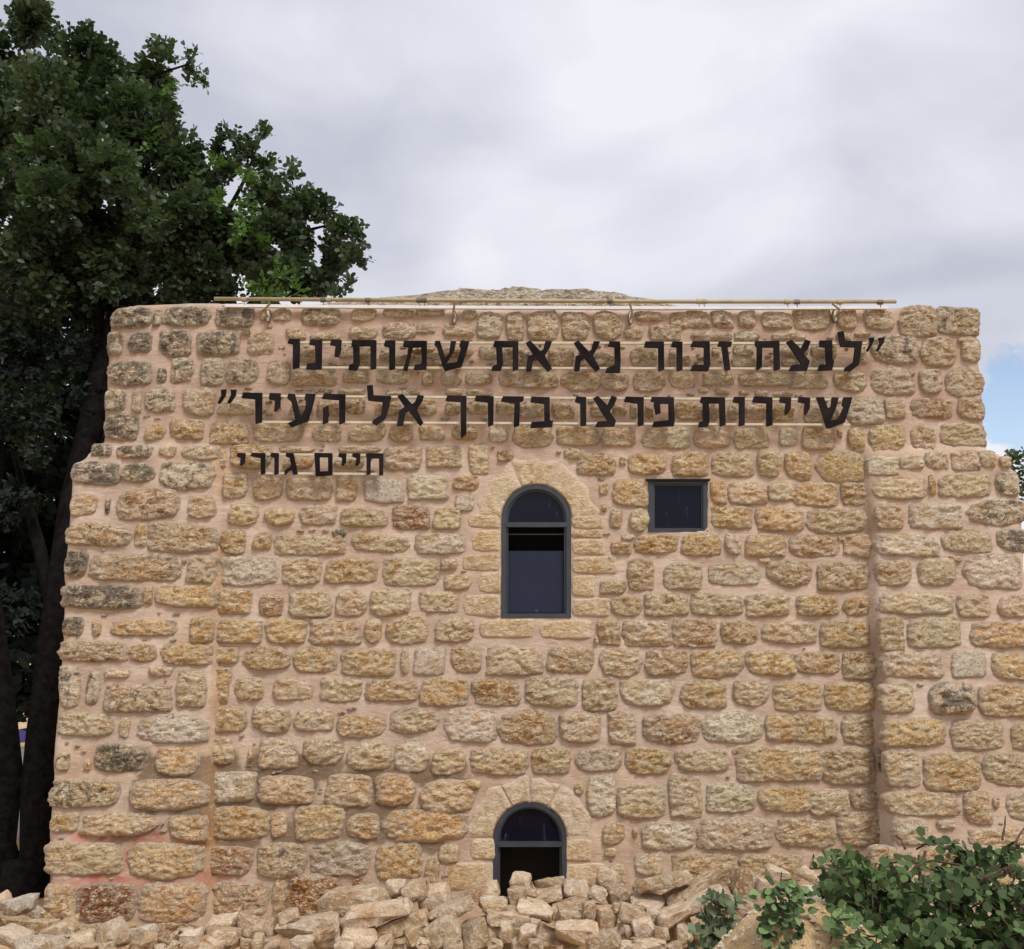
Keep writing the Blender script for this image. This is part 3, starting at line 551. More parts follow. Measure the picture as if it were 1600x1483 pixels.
# ------------------------------------------------------------------ stones
RIM = []
def rim_attr(me, vals):
    a = me.attributes.new('rim', 'FLOAT', 'POINT'); a.data.foreach_set('value', np.array(vals, np.float32)); return me
def stone_mesh(a, b, H, n, m, seed, flat=0.0, ex=None, cuts=None, chip=1.0):
    """pillow of rock: square grid mapped to a wobbly superellipse of half size a x b, bulging H towards -Y"""
    RIM.clear(); rnd = random.Random(seed); ex = ex or rnd.uniform(3.2, 8.0)
    tl = [rnd.uniform(0, 1) ** 2.5 * 0.24 for _ in range(4)] if cuts is None else cuts
    off = Vector((rnd.uniform(0, 99), rnd.uniform(0, 99), rnd.uniform(0, 99)))
    sx, sz = rnd.uniform(-.14, .14), rnd.uniform(-.22, .22); skew = rnd.uniform(-.06, .06)
    vs = []; s0 = min(a, b)
    for j in range(m + 1):
        for i in range(n + 1):
            u = -1 + 2 * i / n; v = -1 + 2 * j / m; r = max(abs(u), abs(v))
            if r < 1e-6: x = z = 0.0; ang = 0
            else:
                U, V = u / r, v / r; k = (abs(U) ** ex + abs(V) ** ex) ** (-1 / ex); U *= k; V *= k
                q = tl[(0 if V > 0 else 2) + (1 if U > 0 else 0)]; cc = abs(U) * abs(V); f = 1 - q * cc
                w = 1 + 0.085 * noise.noise(off + Vector((U * 1.5, V * 1.5, 0))) + 0.055 * chip * noise.noise(off + Vector((U * 5, V * 5, 3)))
                x = U * f * w * r * a; z = V * f * w * r * b; x += skew * z
            rr = min(1.0, r); RIM.append(sstep(0.55, 1.0, rr))
            prof = (1 - rr ** 7) ** 0.5 if rr < 1 else 0.0
            p = off + Vector((x, 0, z)) * 9.0
            big = noise.noise(p) ; h2 = Vector((x * 17, 0, z * 30)) + off; mid = 1 - 2 * abs(noise.noise(h2)) ; fine = noise.noise(Vector((x * 48, 0, z * 70)) + off)
            hgt = H * (0.62 + sx * u + sz * v + 0.38 * (1 - rr ** 2)) * prof
            tq = 2.4 * noise.noise(Vector((x * 11, 0, z * 19)) + off * 2) + 1.8 * noise.noise(Vector((x * 24, 0, z * 42)) + off); tf = math.floor(tq); tr = tq - tf
            hgt += (1 - flat) * prof * (0.22 * H * big + 0.0065 * (tf + tr ** 4) + 0.011 * (mid - 0.55) + 0.008 * fine); hgt = max(hgt, 0.010 * prof) if H > 0 else hgt
            vs.append((x, -(hgt - 0.014 * (1 - prof) - (0.02 if rr > 0.999 else 0)), z))
    fs = [(j*(n+1)+i, j*(n+1)+i+1, (j+1)*(n+1)+i+1, (j+1)*(n+1)+i) for j in range(m) for i in range(n)]
    return vs, fs
items = []; seed = 0
for sh, L in SURVEY.items():
    for (ax, ay, bx, by, k) in L:
        seed += 1
        l, t = sheet_px(sh, ax, ay); r, b = sheet_px(sh, bx, by)
        c = face_pt((l + r) / 2, (t + b) / 2); pl = plane_pt(l, (t + b) / 2, c.y); pr = plane_pt(r, (t + b) / 2, c.y); pt = plane_pt((l + r) / 2, t, c.y); pb = plane_pt((l + r) / 2, b, c.y)
        items.append((c, (pr.x - pl.x) / 2, (pt.z - pb.z) / 2, k, seed))
items.sort(key=lambda q: -q[1] * q[2])
on_butt = lambda c: c.y < -0.02
small_v, small_f, small_c, small_r = [], [], [], []
sr = random.Random(3)
for idx, (c, hw, hh, k, sd_) in enumerate(items):
    base, clean, rel = KIND[k]
    j = [sr.uniform(0.90, 1.09) for _ in range(3)]; g = sr.uniform(0.90, 1.10); colr_ = tuple(base[q] * g * (0.6 + 0.4 * j[q]) * (1.15, 1.09, 0.99)[q] for q in range(3))
    if c.z < 1.5 and c.x < 0.3 and k in 'bah': colr_ = (colr_[0] * .98, colr_[1] * .91, colr_[2] * .78)
    if c.z > 4.1: u_ = 0.38 * sstep(4.1, 4.5, c.z); colr_ = tuple(v_ * (1 - u_) + m__ * u_ for v_, m__ in zip(colr_, (0.62, 0.485, 0.375)))
    H = (0.024 + 0.072 * min(hw, hh)) * rel * sr.uniform(0.8, 1.25)
    n = int(min(38, max(8, hw * 2 / 0.0135))); m = int(min(32, max(8, hh * 2 / 0.0115)))
    if idx >= 300: n = min(n, 12); m = min(m, 10)
    if k == 'k': H = -0.02  # kind k is a hole in the wall, its shade painted as black colour
    vs, fs = stone_mesh(hw * 1.115, hh * 1.16, H, n, m, sd_, flat=0.75 if k in 'SW' else (0.3 if k == 'o' else 0.0))
    tilt = (0.065 if on_butt(c) else 0.0); roll = sr.gauss(0, 0.022)
    if idx < 290:
        me = rim_attr(mesh_np('stone', vs, fs), RIM)
        o = link('stone', me, building, (c.x, c.y - 0.004, c.z), (-tilt, roll, 0), M['stone']); o.color = (*colr_, clean)
    else:
        bse = len(small_v); small_v += [(x + c.x, y + c.y - 0.004, z + c.z) for x, y, z in vs]; small_f += [tuple(i + bse for i in f) for f in fs]; small_c += [(*colr_, clean)] * len(vs); small_r += RIM
boxes = [(c.x, c.z, hw * 1.12 + .012, hh * 1.12 + .012) for c, hw, hh, k, s_ in items]; made = 0
for _ in range(6000):
    if made > 210: break
    x = sr.uniform(-3.85, 4.3); z = sr.uniform(0.4, 5.2); q = np.array([[x, z]])
    if sdf(SIL, q)[0] < 0.06 or min(abs(x - edge_at(EL, z)), abs(x - edge_at(ER, z))) < 0.06: continue
    if min(-sdf(o, q)[0] for o in OPENS) < 0.30: continue
    w_ = sr.uniform(.012, .040); h_ = sr.uniform(.007, .016)
    if any(abs(x - bx) < bw + w_ * .5 and abs(z - bz) < bh + h_ * .5 for bx, bz, bw, bh in boxes): continue
    vs, fs = stone_mesh(w_, h_, 0.012, 8, 6, 7000 + made); bse = len(small_v); y = base_y(x, z) - 0.002; g = sr.uniform(.8, 1.05); made += 1
    small_v += [(a + x, b + y, d + z) for a, b, d in vs]; small_f += [tuple(i + bse for i in f) for f in fs]; small_c += [(0.62 * g, 0.46 * g, 0.31 * g, 0.9)] * len(vs); small_r += RIM
me = rim_attr(mesh_np('small_stones', small_v, small_f), small_r); cc = me.color_attributes.new('tint', 'FLOAT_COLOR', 'POINT')
cc.data.foreach_set('color', np.array(small_c, np.float32).reshape(-1))
tag(link('small_stones', me, building, (0, 0, 0), mat=M['stone_small']), kind='stuff')

# dressed jamb blocks
for sh, L in DRESSED.items():
    s_ = {'S': 'B2', 'B3s': 'B3'}.get(sh, sh)
    for (ax, ay, bx, by) in L:
        seed += 1; l, t = sheet_px(s_, ax, ay); r, b = sheet_px(s_, bx, by)
        c = plane_pt((l + r) / 2, (t + b) / 2, 0); hw = (plane_pt(r, t, 0).x - plane_pt(l, t, 0).x) / 2; hh = (plane_pt(l, t, 0).z - plane_pt(l, b, 0).z) / 2
        vs, fs = stone_mesh(hw, hh, 0.013, 30, 18, seed, flat=0.62, ex=11, cuts=[0.1, 0, 0.1, 0], chip=0.45)
        o = link('jamb_stone', rim_attr(mesh_np('jamb_stone', vs, fs), RIM), building, (c.x, -0.004, c.z), mat=M['dressed'])
        g = sr.uniform(0.9, 1.08); o.color = (0.56 * g, 0.405 * g, 0.235 * g, 1.0)
# voussoirs
def voussoir(cx, cy, r0, r1, a0, a1, col):
    n, m = 26, 14; vs = []; rv = []; C = plane_pt(cx, cy, 0)
    for j in range(m + 1):
        for i in range(n + 1):
            a = R(a0 + (a1 - a0) * i / n); ue = 1 - abs(-1 + 2 * i / n); ve = 1 - abs(-1 + 2 * j / m)
            r = r0 + (r1 * (1 + 0.10 * noise.noise(Vector((math.cos(a) * 4 + cx, math.sin(a) * 4, 0)))) - r0) * j / m
            p = plane_pt(cx + r * math.cos(a), cy - r * math.sin(a), 0)
            e = min(1.0, min(ue * 7, ve * 4 + (1 if j < m / 2 else 0)))
            y = -0.002 - 0.012 * e - 0.008 * noise.noise(p * 6) - 0.008 * noise.noise(p * 20) * e - 0.005 * noise.noise(p * 45) * e
            if j == 0: y += 0.0
            vs.append((p.x - C.x, y, p.z - C.z)); rv.append(min(1, max(0, 1 - min(ue * 3, (m - j) / m * 2.2))))
    for i in range(n + 1): vs.append((vs[i][0], 0.12, vs[i][2])); rv.append(0.0)          # soffit return
    fs = [(j*(n+1)+i, j*(n+1)+i+1, (j+1)*(n+1)+i+1, (j+1)*(n+1)+i) for j in range(m) for i in range(n)]
    b = (m + 1) * (n + 1); fs += [(b + i, b + i + 1, i + 1, i) for i in range(n)]
    o = link('arch_stone', rim_attr(mesh_np('arch_stone', vs, fs), rv), building, (C.x, 0, C.z), mat=M['dressed']); o.color = (*col, 1.0)
for a0, a1, c in ((178, 114, (0.62,0.50,0.35)), (113.6, 68.4, (0.57,0.42,0.26)), (68, 2, (0.60,0.46,0.30))): voussoir(838, 812, 56, 95, a0, a1, c)
for a0, a1, c in ((178, 118.6, (0.58,0.43,0.27)), (118, 91, (0.57,0.42,0.27)), (89, 60.6, (0.58,0.44,0.29)), (60, 2, (0.61,0.49,0.34))): voussoir(828, 1311, 59, 97, a0, a1, c)

# ------------------------------------------------------------------ windows
def XZ(px, py, y): p = plane_pt(px, py, y); return (p.x, p.z)
def ring_strip(mb, outer, inner, y0, y1):
    n = len(outer)
    for i in range(n - 1):
        mb.prism([outer[i], outer[i + 1], inner[i + 1], inner[i]], y0, y1)
def arched_window(cx, cy, r, bl, br, yb, mull, panel_top, has_bottom=True):
    o_ = [XZ(*p, Y_FR) for p in arch_poly(cx, cy, r, bl, br, yb)]
    tf = 7.6; i_ = [XZ(*p, Y_FR) for p in arch_poly(cx, cy, r - tf, bl + tf, br - tf, yb)]
    org = Vector((XZ(cx, cy, Y_FR)[0], Y_FR, XZ(cx, cy, Y_FR)[1]))
    fr = MB(); ring_strip(fr, o_, i_, Y_FR, Y_FR + 0.06)
    if has_bottom: fr.prism([XZ(bl + tf, yb, Y_FR), XZ(br - tf, yb, Y_FR), XZ(br - tf, yb - 7, Y_FR), XZ(bl + tf, yb - 7, Y_FR)], Y_FR + 0.001, Y_FR + 0.049)
    w = fr.build('window', M['frame'], building, org)
    g = MB(); i2 = [XZ(*p, Y_FR) for p in arch_poly(cx, cy, r - tf - 0.3, bl + tf + .3, br - tf - .3, yb)]; i3 = [XZ(*p, Y_FR) for p in arch_poly(cx, cy, r - tf - 3.2, bl + tf + 3.2, br - tf - 3.2, yb)]
    ring_strip(g, i2, i3, Y_FR + 0.022, Y_FR + 0.046); g.build('inner_rim', M['frame'], w, org)
    b = MB(); y_ = Y_FR - 0.006
    b.prism([XZ(cx - r + tf - 1, mull + 7.5, y_), XZ(cx + r - tf + 1, mull + 7.5, y_), XZ(cx + r - tf + 1, mull, y_), XZ(cx - r + tf - 1, mull, y_)], y_, Y_FR + 0.04); b.build('glazing_bar', M['frame'], w, org)
    yg = Y_FR + 0.035
    k = int(20 * 0.5); arc = [XZ(*p, yg) for p in arch_poly(cx, cy, r - tf, bl + tf, br - tf, mull + 3)]
    p = MB(); p.prism(arc, yg, yg + 0.006); p.build('pane', M['glass'], w, org)
    yl = Y_FR + 0.05
    lo = MB(); lo.prism([XZ(bl + tf, yb, yl), XZ(br - tf, yb, yl), XZ(br - tf, mull + 2, yl), XZ(bl + tf, mull + 2, yl)], yl + 0.30, yl + 0.31); lo.build('dark_backing', M['dark'], w, org)  # black sheet added for the shade of the room behind the opening
    if panel_top:
        q = MB(); q.prism([XZ(bl + tf, yb - 8, yl), XZ(br - tf, yb - 8, yl), XZ(br - tf, panel_top, yl), XZ(bl + tf, panel_top, yl)], yl, yl + 0.006); q.build('lower_pane', M['navy_pane'], w, org)
        q = MB(); q.box((org.x - 0.012, Y_FR - 0.004, XZ(cx, yb - 9, Y_FR)[1]), (org.x + 0.012, Y_FR + 0.0, XZ(cx, yb - 13, Y_FR)[1])); q.build('catch', M['frame'], w, org)
        q = MB(); q.prism([XZ(bl + tf, mull + 19.5, yl), XZ(br - tf, mull + 19.5, yl), XZ(br - tf, mull + 17.5, yl), XZ(bl + tf, mull + 17.5, yl)], yl + 0.02, yl + 0.03); q.build('slat', M['frame'], w, org)
    return w
arched_window(838, 811, 54.5, 783, 892.5, 965.5, 816, 861)['label'] = 'tall arched window with grey frame and navy lower pane'
arched_window(828, 1311, 57.5, 770.5, 886, 1440, 1316, None, False)['label'] = 'lower arched window, its foot hidden by rubble'
o_ = [(1013, 831), (1013, 750), (1106, 750), (1106, 831)]; i_ = [(1021, 827.5), (1021, 756), (1099, 756), (1099, 827.5)]
O = [XZ(*p, Y_FR) for p in o_]; I = [XZ(*p, Y_FR) for p in i_]; org = Vector((XZ(1060, 790, Y_FR)[0], Y_FR, XZ(1060, 790, Y_FR)[1]))
fr = MB(); ring_strip(fr, O + [O[0]], I + [I[0]], Y_FR, Y_FR + 0.05); w = fr.build('window', M['frame'], building, org); w['label'] = 'small square window with single dark pane'
p = MB(); p.prism([XZ(x, y, Y_FR) for x, y in [(1020, 829), (1020, 755), (1100, 755), (1100, 829)]], Y_FR + 0.03, Y_FR + 0.036); p.build('pane', M['glass'], w, org)
g = MB(); J = [XZ(*q, Y_FR) for q in [(1023.5, 825), (1023.5, 758.5), (1096.5, 758.5), (1096.5, 825)]]; ring_strip(g, I + [I[0]], J + [J[0]], Y_FR + 0.015, Y_FR + 0.04); g.build('inner_rim', M['frame'], w, org)
g = MB(); g.prism([XZ(1010, 751.5, -0.025), XZ(1109, 751.5, -0.025), XZ(1110, 748.5, -0.025), XZ(1009, 748.5, -0.025)], -0.03, 0.1); g.build('lintel_shadow_strip', M['rust_plate'], w, org)  # dark strip added as the shadow line at the lintel

# ------------------------------------------------------------------ dome on the roof
DC = Vector((plane_pt(772, 700, 2.7).x, 2.7, 4.75)); DR = (4.9, 1.9, 0.0)
peak = plane_pt(810, 479, 2.7).z; HZ = peak - DC.z
vs = []; NA, NR = 120, 44
for j in range(NR + 1):
    ph = (math.pi / 2) * j / NR
    for i in range(NA):
        th = 2 * math.pi * i / NA; x = math.cos(th) * math.cos(ph); y = math.sin(th) * math.cos(ph); z = math.sin(ph)
        X = DC.x + x * DR[0]; Y = DC.y + y * DR[1]; Z = DC.z + z * HZ
        rgh = sstep(-0.9, -0.2, X - DC.x) * sstep(2.1, 1.5, X - DC.x)
        d = (0.06 * fb(X, Y, Z, 2.2, 4) + 0.06 * (1 - 2 * abs(noise.noise(Vector((X * 6, Y * 6, Z * 9)))))) * (0.15 + 0.85 * rgh)
        vs.append((min(3.3, max(-3.0, X + x * d)), Y + y * d, Z + z * d ))
fs = [(j*NA+i, j*NA+(i+1) % NA, (j+1)*NA+(i+1) % NA, (j+1)*NA+i) for j in range(NR) for i in range(NA)]
me = mesh_np('dome', vs, fs); o = link('dome', me, building, (0, 0, 0), mat=M['stone']); o.color = (0.52, 0.43, 0.33, 0.45)
o['label'] = 'low rough dome rising behind the parapet'
# ------------------------------------------------------------------ steel lettering on rails
def G(s, pts): return [sheet_px(s, x, y) for x, y in pts]
def sh(pts, dx, dy=0): return [(x + dx, y + dy) for x, y in pts]
ALEF = [(347,303),(375,288),(440,355),(455,345),(470,292),(510,293),(500,325),(466,382),(510,462),(485,483),(412,398),(392,412),(382,478),(348,480),(358,385),(392,375)]
ROW1 = [[('A4', [(632,272),(664,268),(662,295),(628,356),(616,352),(640,300)])], [('A4', [(692,272),(730,268),(728,295),(690,355),(678,350),(702,300)])],
 [('A4', [(437,235),(473,228),(485,290),(592,292),(580,360),(570,440),(520,478),(482,478),(482,458),(535,420),(545,330),(455,325)])],
 [('A4', [(325,288),(402,286),(404,400),(414,420),(402,472),(310,476),(325,440),(365,438),(360,330),(322,325)])],
 [('A4', [(117,298),(148,283),(205,340),(235,282),(268,292),(250,340),(225,375),(262,415),(245,475),(130,478),(150,440),(210,436)])],
 [('A4', [(-78,292),(72,290),(76,465),(40,478),(36,330),(-35,330),(-38,455),(-70,476),(-68,330),(-80,318)])],
 [('A3', [(1255,293),(1337,295),(1330,325),(1308,327),(1326,468),(1292,478),(1270,325),(1245,322)])],
 [('A3', [(1090,292),(1196,293),(1200,440),(1186,478),(1075,476),(1090,440),(1160,440),(1160,330),(1075,325)])],
 [('A3', [(965,293),(1026,295),(1026,470),(990,480),(990,330),(952,325)])],
 [('A3', [(795,293),(910,295),(912,468),(876,482),(874,333),(785,330)])],
 [('A3', [(570,292),(635,294),(640,405),(636,488),(545,488),(552,460),(602,440),(600,328),(560,325)])],
 [('A3', ALEF)], [('A3', sh(ALEF, -301))],
 [('A2', [(1372,290),(1520,292),(1520,465),(1485,478),(1483,328),(1418,328),(1425,430),(1408,476),(1350,474),(1358,450),(1385,435),(1380,328),(1362,322)])],
 [('A2', [(1000,290),(1030,290),(1062,395),(1085,372),(1098,290),(1130,292),(1118,350),(1068,432),(1135,422),(1160,340),(1150,322),(1160,288),(1212,292),(1200,340),(1165,450),(1060,478),(1042,440),(1010,330),(995,315)])],
 [('A2', [(805,288),(948,290),(945,468),(865,470),(872,440),(915,432),(912,328),(860,330),(825,475),(798,476),(820,400),(832,330),(798,325)])],
 [('A2', [(688,286),(750,286),(748,465),(712,472),(712,330),(678,320)])],
 [('A2', [(482,284),(632,286),(630,462),(595,468),(595,322),(525,322),(528,430),(510,475),(458,470),(462,440),(488,432),(486,330),(474,318)])],
 [('A2', [(350,282),(414,284),(410,350),(395,390),(370,388),(376,320),(342,315)])],
 [('A2', [(218,281),(292,282),(290,410),(288,468),(192,466),(200,432),(252,428),(248,318),(212,312)])],
 [('A2', [(88,276),(152,280),(150,455),(108,465),(110,310),(76,304)])]]
ROW2 = [[('A4', [(305,642),(350,642),(375,712),(395,698),(402,642),(442,644),(430,700),(400,772),(392,786),(440,780),(475,700),(462,690),(475,642),(528,643),(515,690),(480,800),(395,835),(368,835),(345,760)])],
 [('A4', [(195,640),(265,645),(262,715),(240,752),(228,750),(232,680),(190,672)])], [('A4', [(80,640),(146,643),(142,720),(118,750),(106,748),(112,680),(72,672)])],
 [('A3', [(1475,638),(1588,642),(1590,815),(1552,826),(1552,680),(1462,672)])], [('A3', [(1350,640),(1416,642),(1415,815),(1380,826),(1380,680),(1340,672)])],
 [('A3', [(1145,640),(1292,643),(1296,815),(1260,826),(1256,680),(1192,680),(1196,790),(1186,826),(1125,830),(1130,800),(1155,790),(1152,680),(1134,672)])],
 [('A3', [(835,640),(972,642),(978,790),(972,822),(835,828),(848,795),(940,785),(938,682),(884,682),(890,740),(860,752),(846,690),(850,672),(826,668)])],
 [('A3', [(672,638),(784,642),(784,815),(748,826),(746,682),(658,668)])],
 [('A3', [(468,648),(498,634),(555,692),(583,632),(618,645),(600,690),(572,730),(610,790),(600,825),(478,828),(495,795),(556,790)])],
 [('A3', [(362,638),(424,642),(424,818),(388,824),(386,682),(352,670)])],
 [('A3', [(82,638),(196,642),(198,785),(218,790),(210,828),(72,834),(82,798),(162,792),(160,684),(74,672)])],
 [('A2', [(1424,636),(1554,638),(1550,664),(1530,672),(1526,820),(1490,828),(1495,680),(1410,668)])],
 [('A2', [(1255,632),(1366,636),(1364,812),(1330,826),(1328,675),(1244,664)])], [('A2', [(1075,632),(1196,634),(1194,870),(1160,902),(1158,672),(1064,664)])],
 [('A2', [(764,636),(795,620),(855,685),(872,675),(892,626),(928,634),(918,668),(882,720),(925,800),(905,822),(832,728),(812,740),(798,820),(760,822),(775,725),(808,702)])],
 [('A2', [(572,570),(608,566),(614,630),(724,634),(712,700),(688,775),(630,818),(604,802),(612,785),(660,755),(672,672),(580,662)])],
 [('A2', [(305,620),(438,625),(435,795),(400,812),(398,660),(290,652)]), ('A2', [(298,712),(332,692),(330,795),(298,812)])],
 [('A2', [(80,620),(122,622),(158,760),(185,720),(192,670),(182,655),(190,620),(250,622),(240,670),(205,790),(100,830),(78,805),(125,785),(100,670),(74,650)])],
 [('A1', [(1485,615),(1552,618),(1550,700),(1520,732),(1512,728),(1518,665),(1480,652)])], [('A1', [(1320,612),(1437,616),(1435,795),(1396,808),(1394,655),(1308,645)])],
 [('A1', [(1180,596),(1212,592),(1208,630),(1172,682),(1158,678),(1182,630)])], [('A1', [(1240,596),(1276,594),(1270,630),(1236,680),(1218,676),(1244,630)])]]
ROW3 = [[('A2', [(572,992),(676,994),(674,1125),(650,1132),(648,1024),(596,1024),(594,1120),(570,1130),(570,1020),(565,1005)])],
 [('A2', [(486,992),(530,994),(528,1050),(512,1072),(500,1068),(506,1022),(478,1012)])], [('A2', [(400,992),(443,994),(441,1050),(424,1070),(414,1068),(418,1022),(392,1012)])],
 [('A2', [(244,990),(356,992),(356,1018),(276,1016),(278,1106),(356,1104),(356,1130),(252,1136)]), ('A2', [(330,1018.4),(356,1018.4),(356,1103.6),(330,1103.6)])],
 [('A2', [(68,990),(112,992),(125,1050),(138,1122),(112,1128),(104,1095),(80,1105),(60,1128),(56,1105),(98,1070),(90,1022),(64,1012)])],
 [('A1', [(1495,990),(1540,992),(1538,1120),(1514,1128),(1514,1022),(1486,1012)])], [('A1', [(1372,990),(1456,992),(1455,1118),(1430,1126),(1428,1022),(1364,1010)])],
 [('A1', [(1284,990),(1332,992),(1328,1050),(1305,1070),(1298,1066),(1304,1022),(1276,1010)])]]
Y_L = -0.125
def sign(row, rails, label, pins):
    c = plane_pt((rails[0][0] + rails[0][2]) / 2, (rails[0][1] + rails[1][1]) / 2, Y_L)
    root = empty('metal_lettering', c)
    tag(root, label, 'sign', 'lines of dark metal Hebrew letters on the wall')
    for polys in row:
        m = MB()
        for s, pts in polys: m.prism([XZ(px, py, Y_L) for px, py in G(s, pts)], Y_L, Y_L + 0.022)
        m.build('letter', M['rust_plate'], root, (XZ(*G(*polys[0])[0], Y_L)[0], Y_L, XZ(*G(*polys[0])[0], Y_L)[1]))
    for (ax, ay, bx, by) in rails:
        m = MB(); a = plane_pt(ax, ay, Y_L + 0.036); b = plane_pt(bx, by, Y_L + 0.036)
        m.add([(a.x, Y_L + 0.024, a.z - 0.009), (b.x, Y_L + 0.024, b.z - 0.009), (b.x, Y_L + 0.046, b.z - 0.009), (a.x, Y_L + 0.046, a.z - 0.009),
               (a.x, Y_L + 0.024, a.z + 0.009), (b.x, Y_L + 0.024, b.z + 0.009), (b.x, Y_L + 0.046, b.z + 0.009), (a.x, Y_L + 0.046, a.z + 0.009)],
              [(0,3,2,1),(4,5,6,7),(0,1,5,4),(1,2,6,5),(2,3,7,6),(3,0,4,7)])
        m.build('rail', M['rail'], root, a)
        for k in range(pins):
            t = (k + 0.5) / pins; q = a.lerp(b, t); m = MB(); m.tube([(q.x, Y_L + 0.047, q.z), (q.x, 0.02, q.z)], 0.006, 6); m.build('standoff', M['rail'], root, q)
sign(ROW1, [(462, 535.5, 1360, 536.8), (458, 574.5, 1325, 576.5)], 'top line of large dark metal Hebrew letters on two cream rails', 7)
sign(ROW2, [(352, 618.5, 1330, 625), (400, 659.5, 1328, 664)], 'middle line of large dark metal Hebrew letters, below the longest line of letters', 7)
sign(ROW3, [(380, 710, 600, 711.5), (405, 739.5, 600, 741)], 'short line of smaller dark metal Hebrew letters at lower left of the inscription', 3)

# ------------------------------------------------------------------ light pole and white strip along the parapet
YP = -0.36
a = plane_pt(335, 467, YP); b = plane_pt(1400, 471.3, YP)
root = empty('pole_light', (a + b) / 2); tag(root, 'long thin tan pole running along the top of the wall on short arms', 'pole')
m = MB(); m.tube([a, a.lerp(b, .35) - Vector((0, 0, .006)), a.lerp(b, .7) - Vector((0, 0, .008)), b], 0.0165, 12); m.build('pole', M['pole'], root, a, smooth=True)
for px in (382, 505, 514, 575, 655, 663, 940, 953, 1092, 1100, 1230, 1245, 1312, 1375):
    t = (px - 335) / 1065.0; q = a.lerp(b, t) - Vector((0, 0, 0.006)); m = MB(); m.tube([q - Vector((0.022, 0, 0)), q + Vector((0.022, 0, 0))], 0.021, 10)
    m.tube([q + Vector((0, 0, -0.018)), q + Vector((0.004, 0.0, -0.045))], 0.004, 5); m.build('clamp', M['clamp'] if px % 2 else M['pole'], root, q)
for px, py in ((420, 493), (710, 495), (984.5, 496), (1303, 493)):
    w_ = plane_pt(px, py + 2, -0.02); q = plane_pt(px, 470, YP); m = MB()
    dxx = 0.012
    m.tube([w_, w_ + Vector((0, -0.05, -0.012)), w_ + Vector((0.0, -0.15, 0.015)), q + Vector((0, 0.03, -0.02)), q], [0.010, 0.010, 0.009, 0.009, 0.009], 8)
    ar = m.build('arm', M['pole'], root, w_, smooth=True)
    m = MB(); pts = [(w_.x + 0.022 * math.cos(k * math.pi / 8), w_.z + 0.062 * math.sin(k * math.pi / 8)) for k in range(16)]; m.prism(pts, -0.042, -0.02); m.build('oval_plate', M['clamp'], ar, w_)
    m = MB(); pts = [(w_.x + 0.012 * math.cos(k * math.pi / 8), w_.z + 0.050 * math.sin(k * math.pi / 8)) for k in range(16)]; m.prism(pts, -0.058, -0.042); m.build('cap', M['rail'], ar, w_)
a = plane_pt(352, 478.0, -0.05); b = plane_pt(1386, 481.0, -0.05)
m = MB(); nn = 24
for k in range(nn):
    p = a.lerp(b, k / nn); q = a.lerp(b, (k + 1) / nn); sg = -0.010 * math.sin(math.pi * k / nn); sg2 = -0.010 * math.sin(math.pi * (k + 1) / nn)
    m.add([(p.x, -0.065, p.z - 0.013 + sg), (q.x, -0.065, q.z - 0.013 + sg2), (q.x, -0.03, q.z - 0.013 + sg2), (p.x, -0.03, p.z - 0.013 + sg),
           (p.x, -0.065, p.z + 0.013 + sg), (q.x, -0.065, q.z + 0.013 + sg2), (q.x, -0.03, q.z + 0.013 + sg2), (p.x, -0.03, p.z + 0.013 + sg)], [(0,3,2,1),(4,5,6,7),(0,1,5,4),(2,3,7,6)])
tag(m.build('trim_strip', M['white_strip'], None, a), 'thin white strip fixed along the top edge of the wall under the tan pole', 'trim')
# ------------------------------------------------------------------ ground
TOPL = [(-300,1428),(0,1432),(130,1462),(200,1462),(250,1466),(330,1462),(420,1450),(480,1432),(540,1412),(600,1400),(700,1400),(790,1398),(950,1388),(1060,1380),(1150,1385),(1200,1395),(1330,1405),(1700,1400)]
YR = -1.95
def ridge_z(x):
    px = 800 + x / (YR - EYE.y) * F_PX * 1.0; py = np.interp(px, [t[0] for t in TOPL], [t[1] for t in TOPL]) + 58
    return plane_pt(px, float(py), YR).z
def gbase(x, y):
    if y > -0.7: return 0.04
    return lin(max(y, -3.5), -0.7, 0.04, -3.5, 0.92)
MOUND = plane_pt(1245, 1421, -3.2)
def gz_(x, y):
    z = gbase(x, y)
    if abs(x) < 7 and -3.6 < y < -1.2:
        w = sstep(-1.45, -1.9, y) * sstep(-2.75, -2.0, y); z = z + max(0.0, ridge_z(x) - z) * w
    dx = (x - MOUND.x) / 0.43; dy = (y - MOUND.y) / 0.55; q = dx * dx + dy * dy
    if q < 6: z += (MOUND.z - 0.87 + 0.10) * math.exp(-q * 0.9)
    if q < 5: z += 0.035 * noise.noise(Vector((x * 5, y * 5, 3))) + 0.022 * noise.noise(Vector((x * 14, y * 14, 3)))
    if x < -2.6 and y > -1.2: z += 0.10 * sstep(-2.6, -3.2, x) * sstep(-0.3, -0.8, y)
    if abs(x) < 9 and y < 3: z += 0.018 * fb(x, y, 0, 2.0, 4) + 0.010 * noise.noise(Vector((x * 11, y * 11, 0)))
    return z
xs = np.concatenate([-np.geomspace(1500, 7, 22), np.arange(-6.8, 6.81, 0.05), np.geomspace(7, 1500, 22)])
ys = np.concatenate([-np.geomspace(1500, 10, 14), np.arange(-9.5, -4.2, 0.25), np.arange(-4.2, 0.4, 0.05), np.arange(0.4, 6, 0.5), np.geomspace(6.2, 1500, 26)])
vs = [(x, y, gz_(x, y)) for y in ys for x in xs]; nx = len(xs)
fs = [(j*nx+i, j*nx+i+1, (j+1)*nx+i+1, (j+1)*nx+i) for j in range(len(ys)-1) for i in range(nx-1)]
tag(link('ground', mesh_np('ground', vs, fs), None, (0, 0, 0), mat=M['ground']), kind='structure')

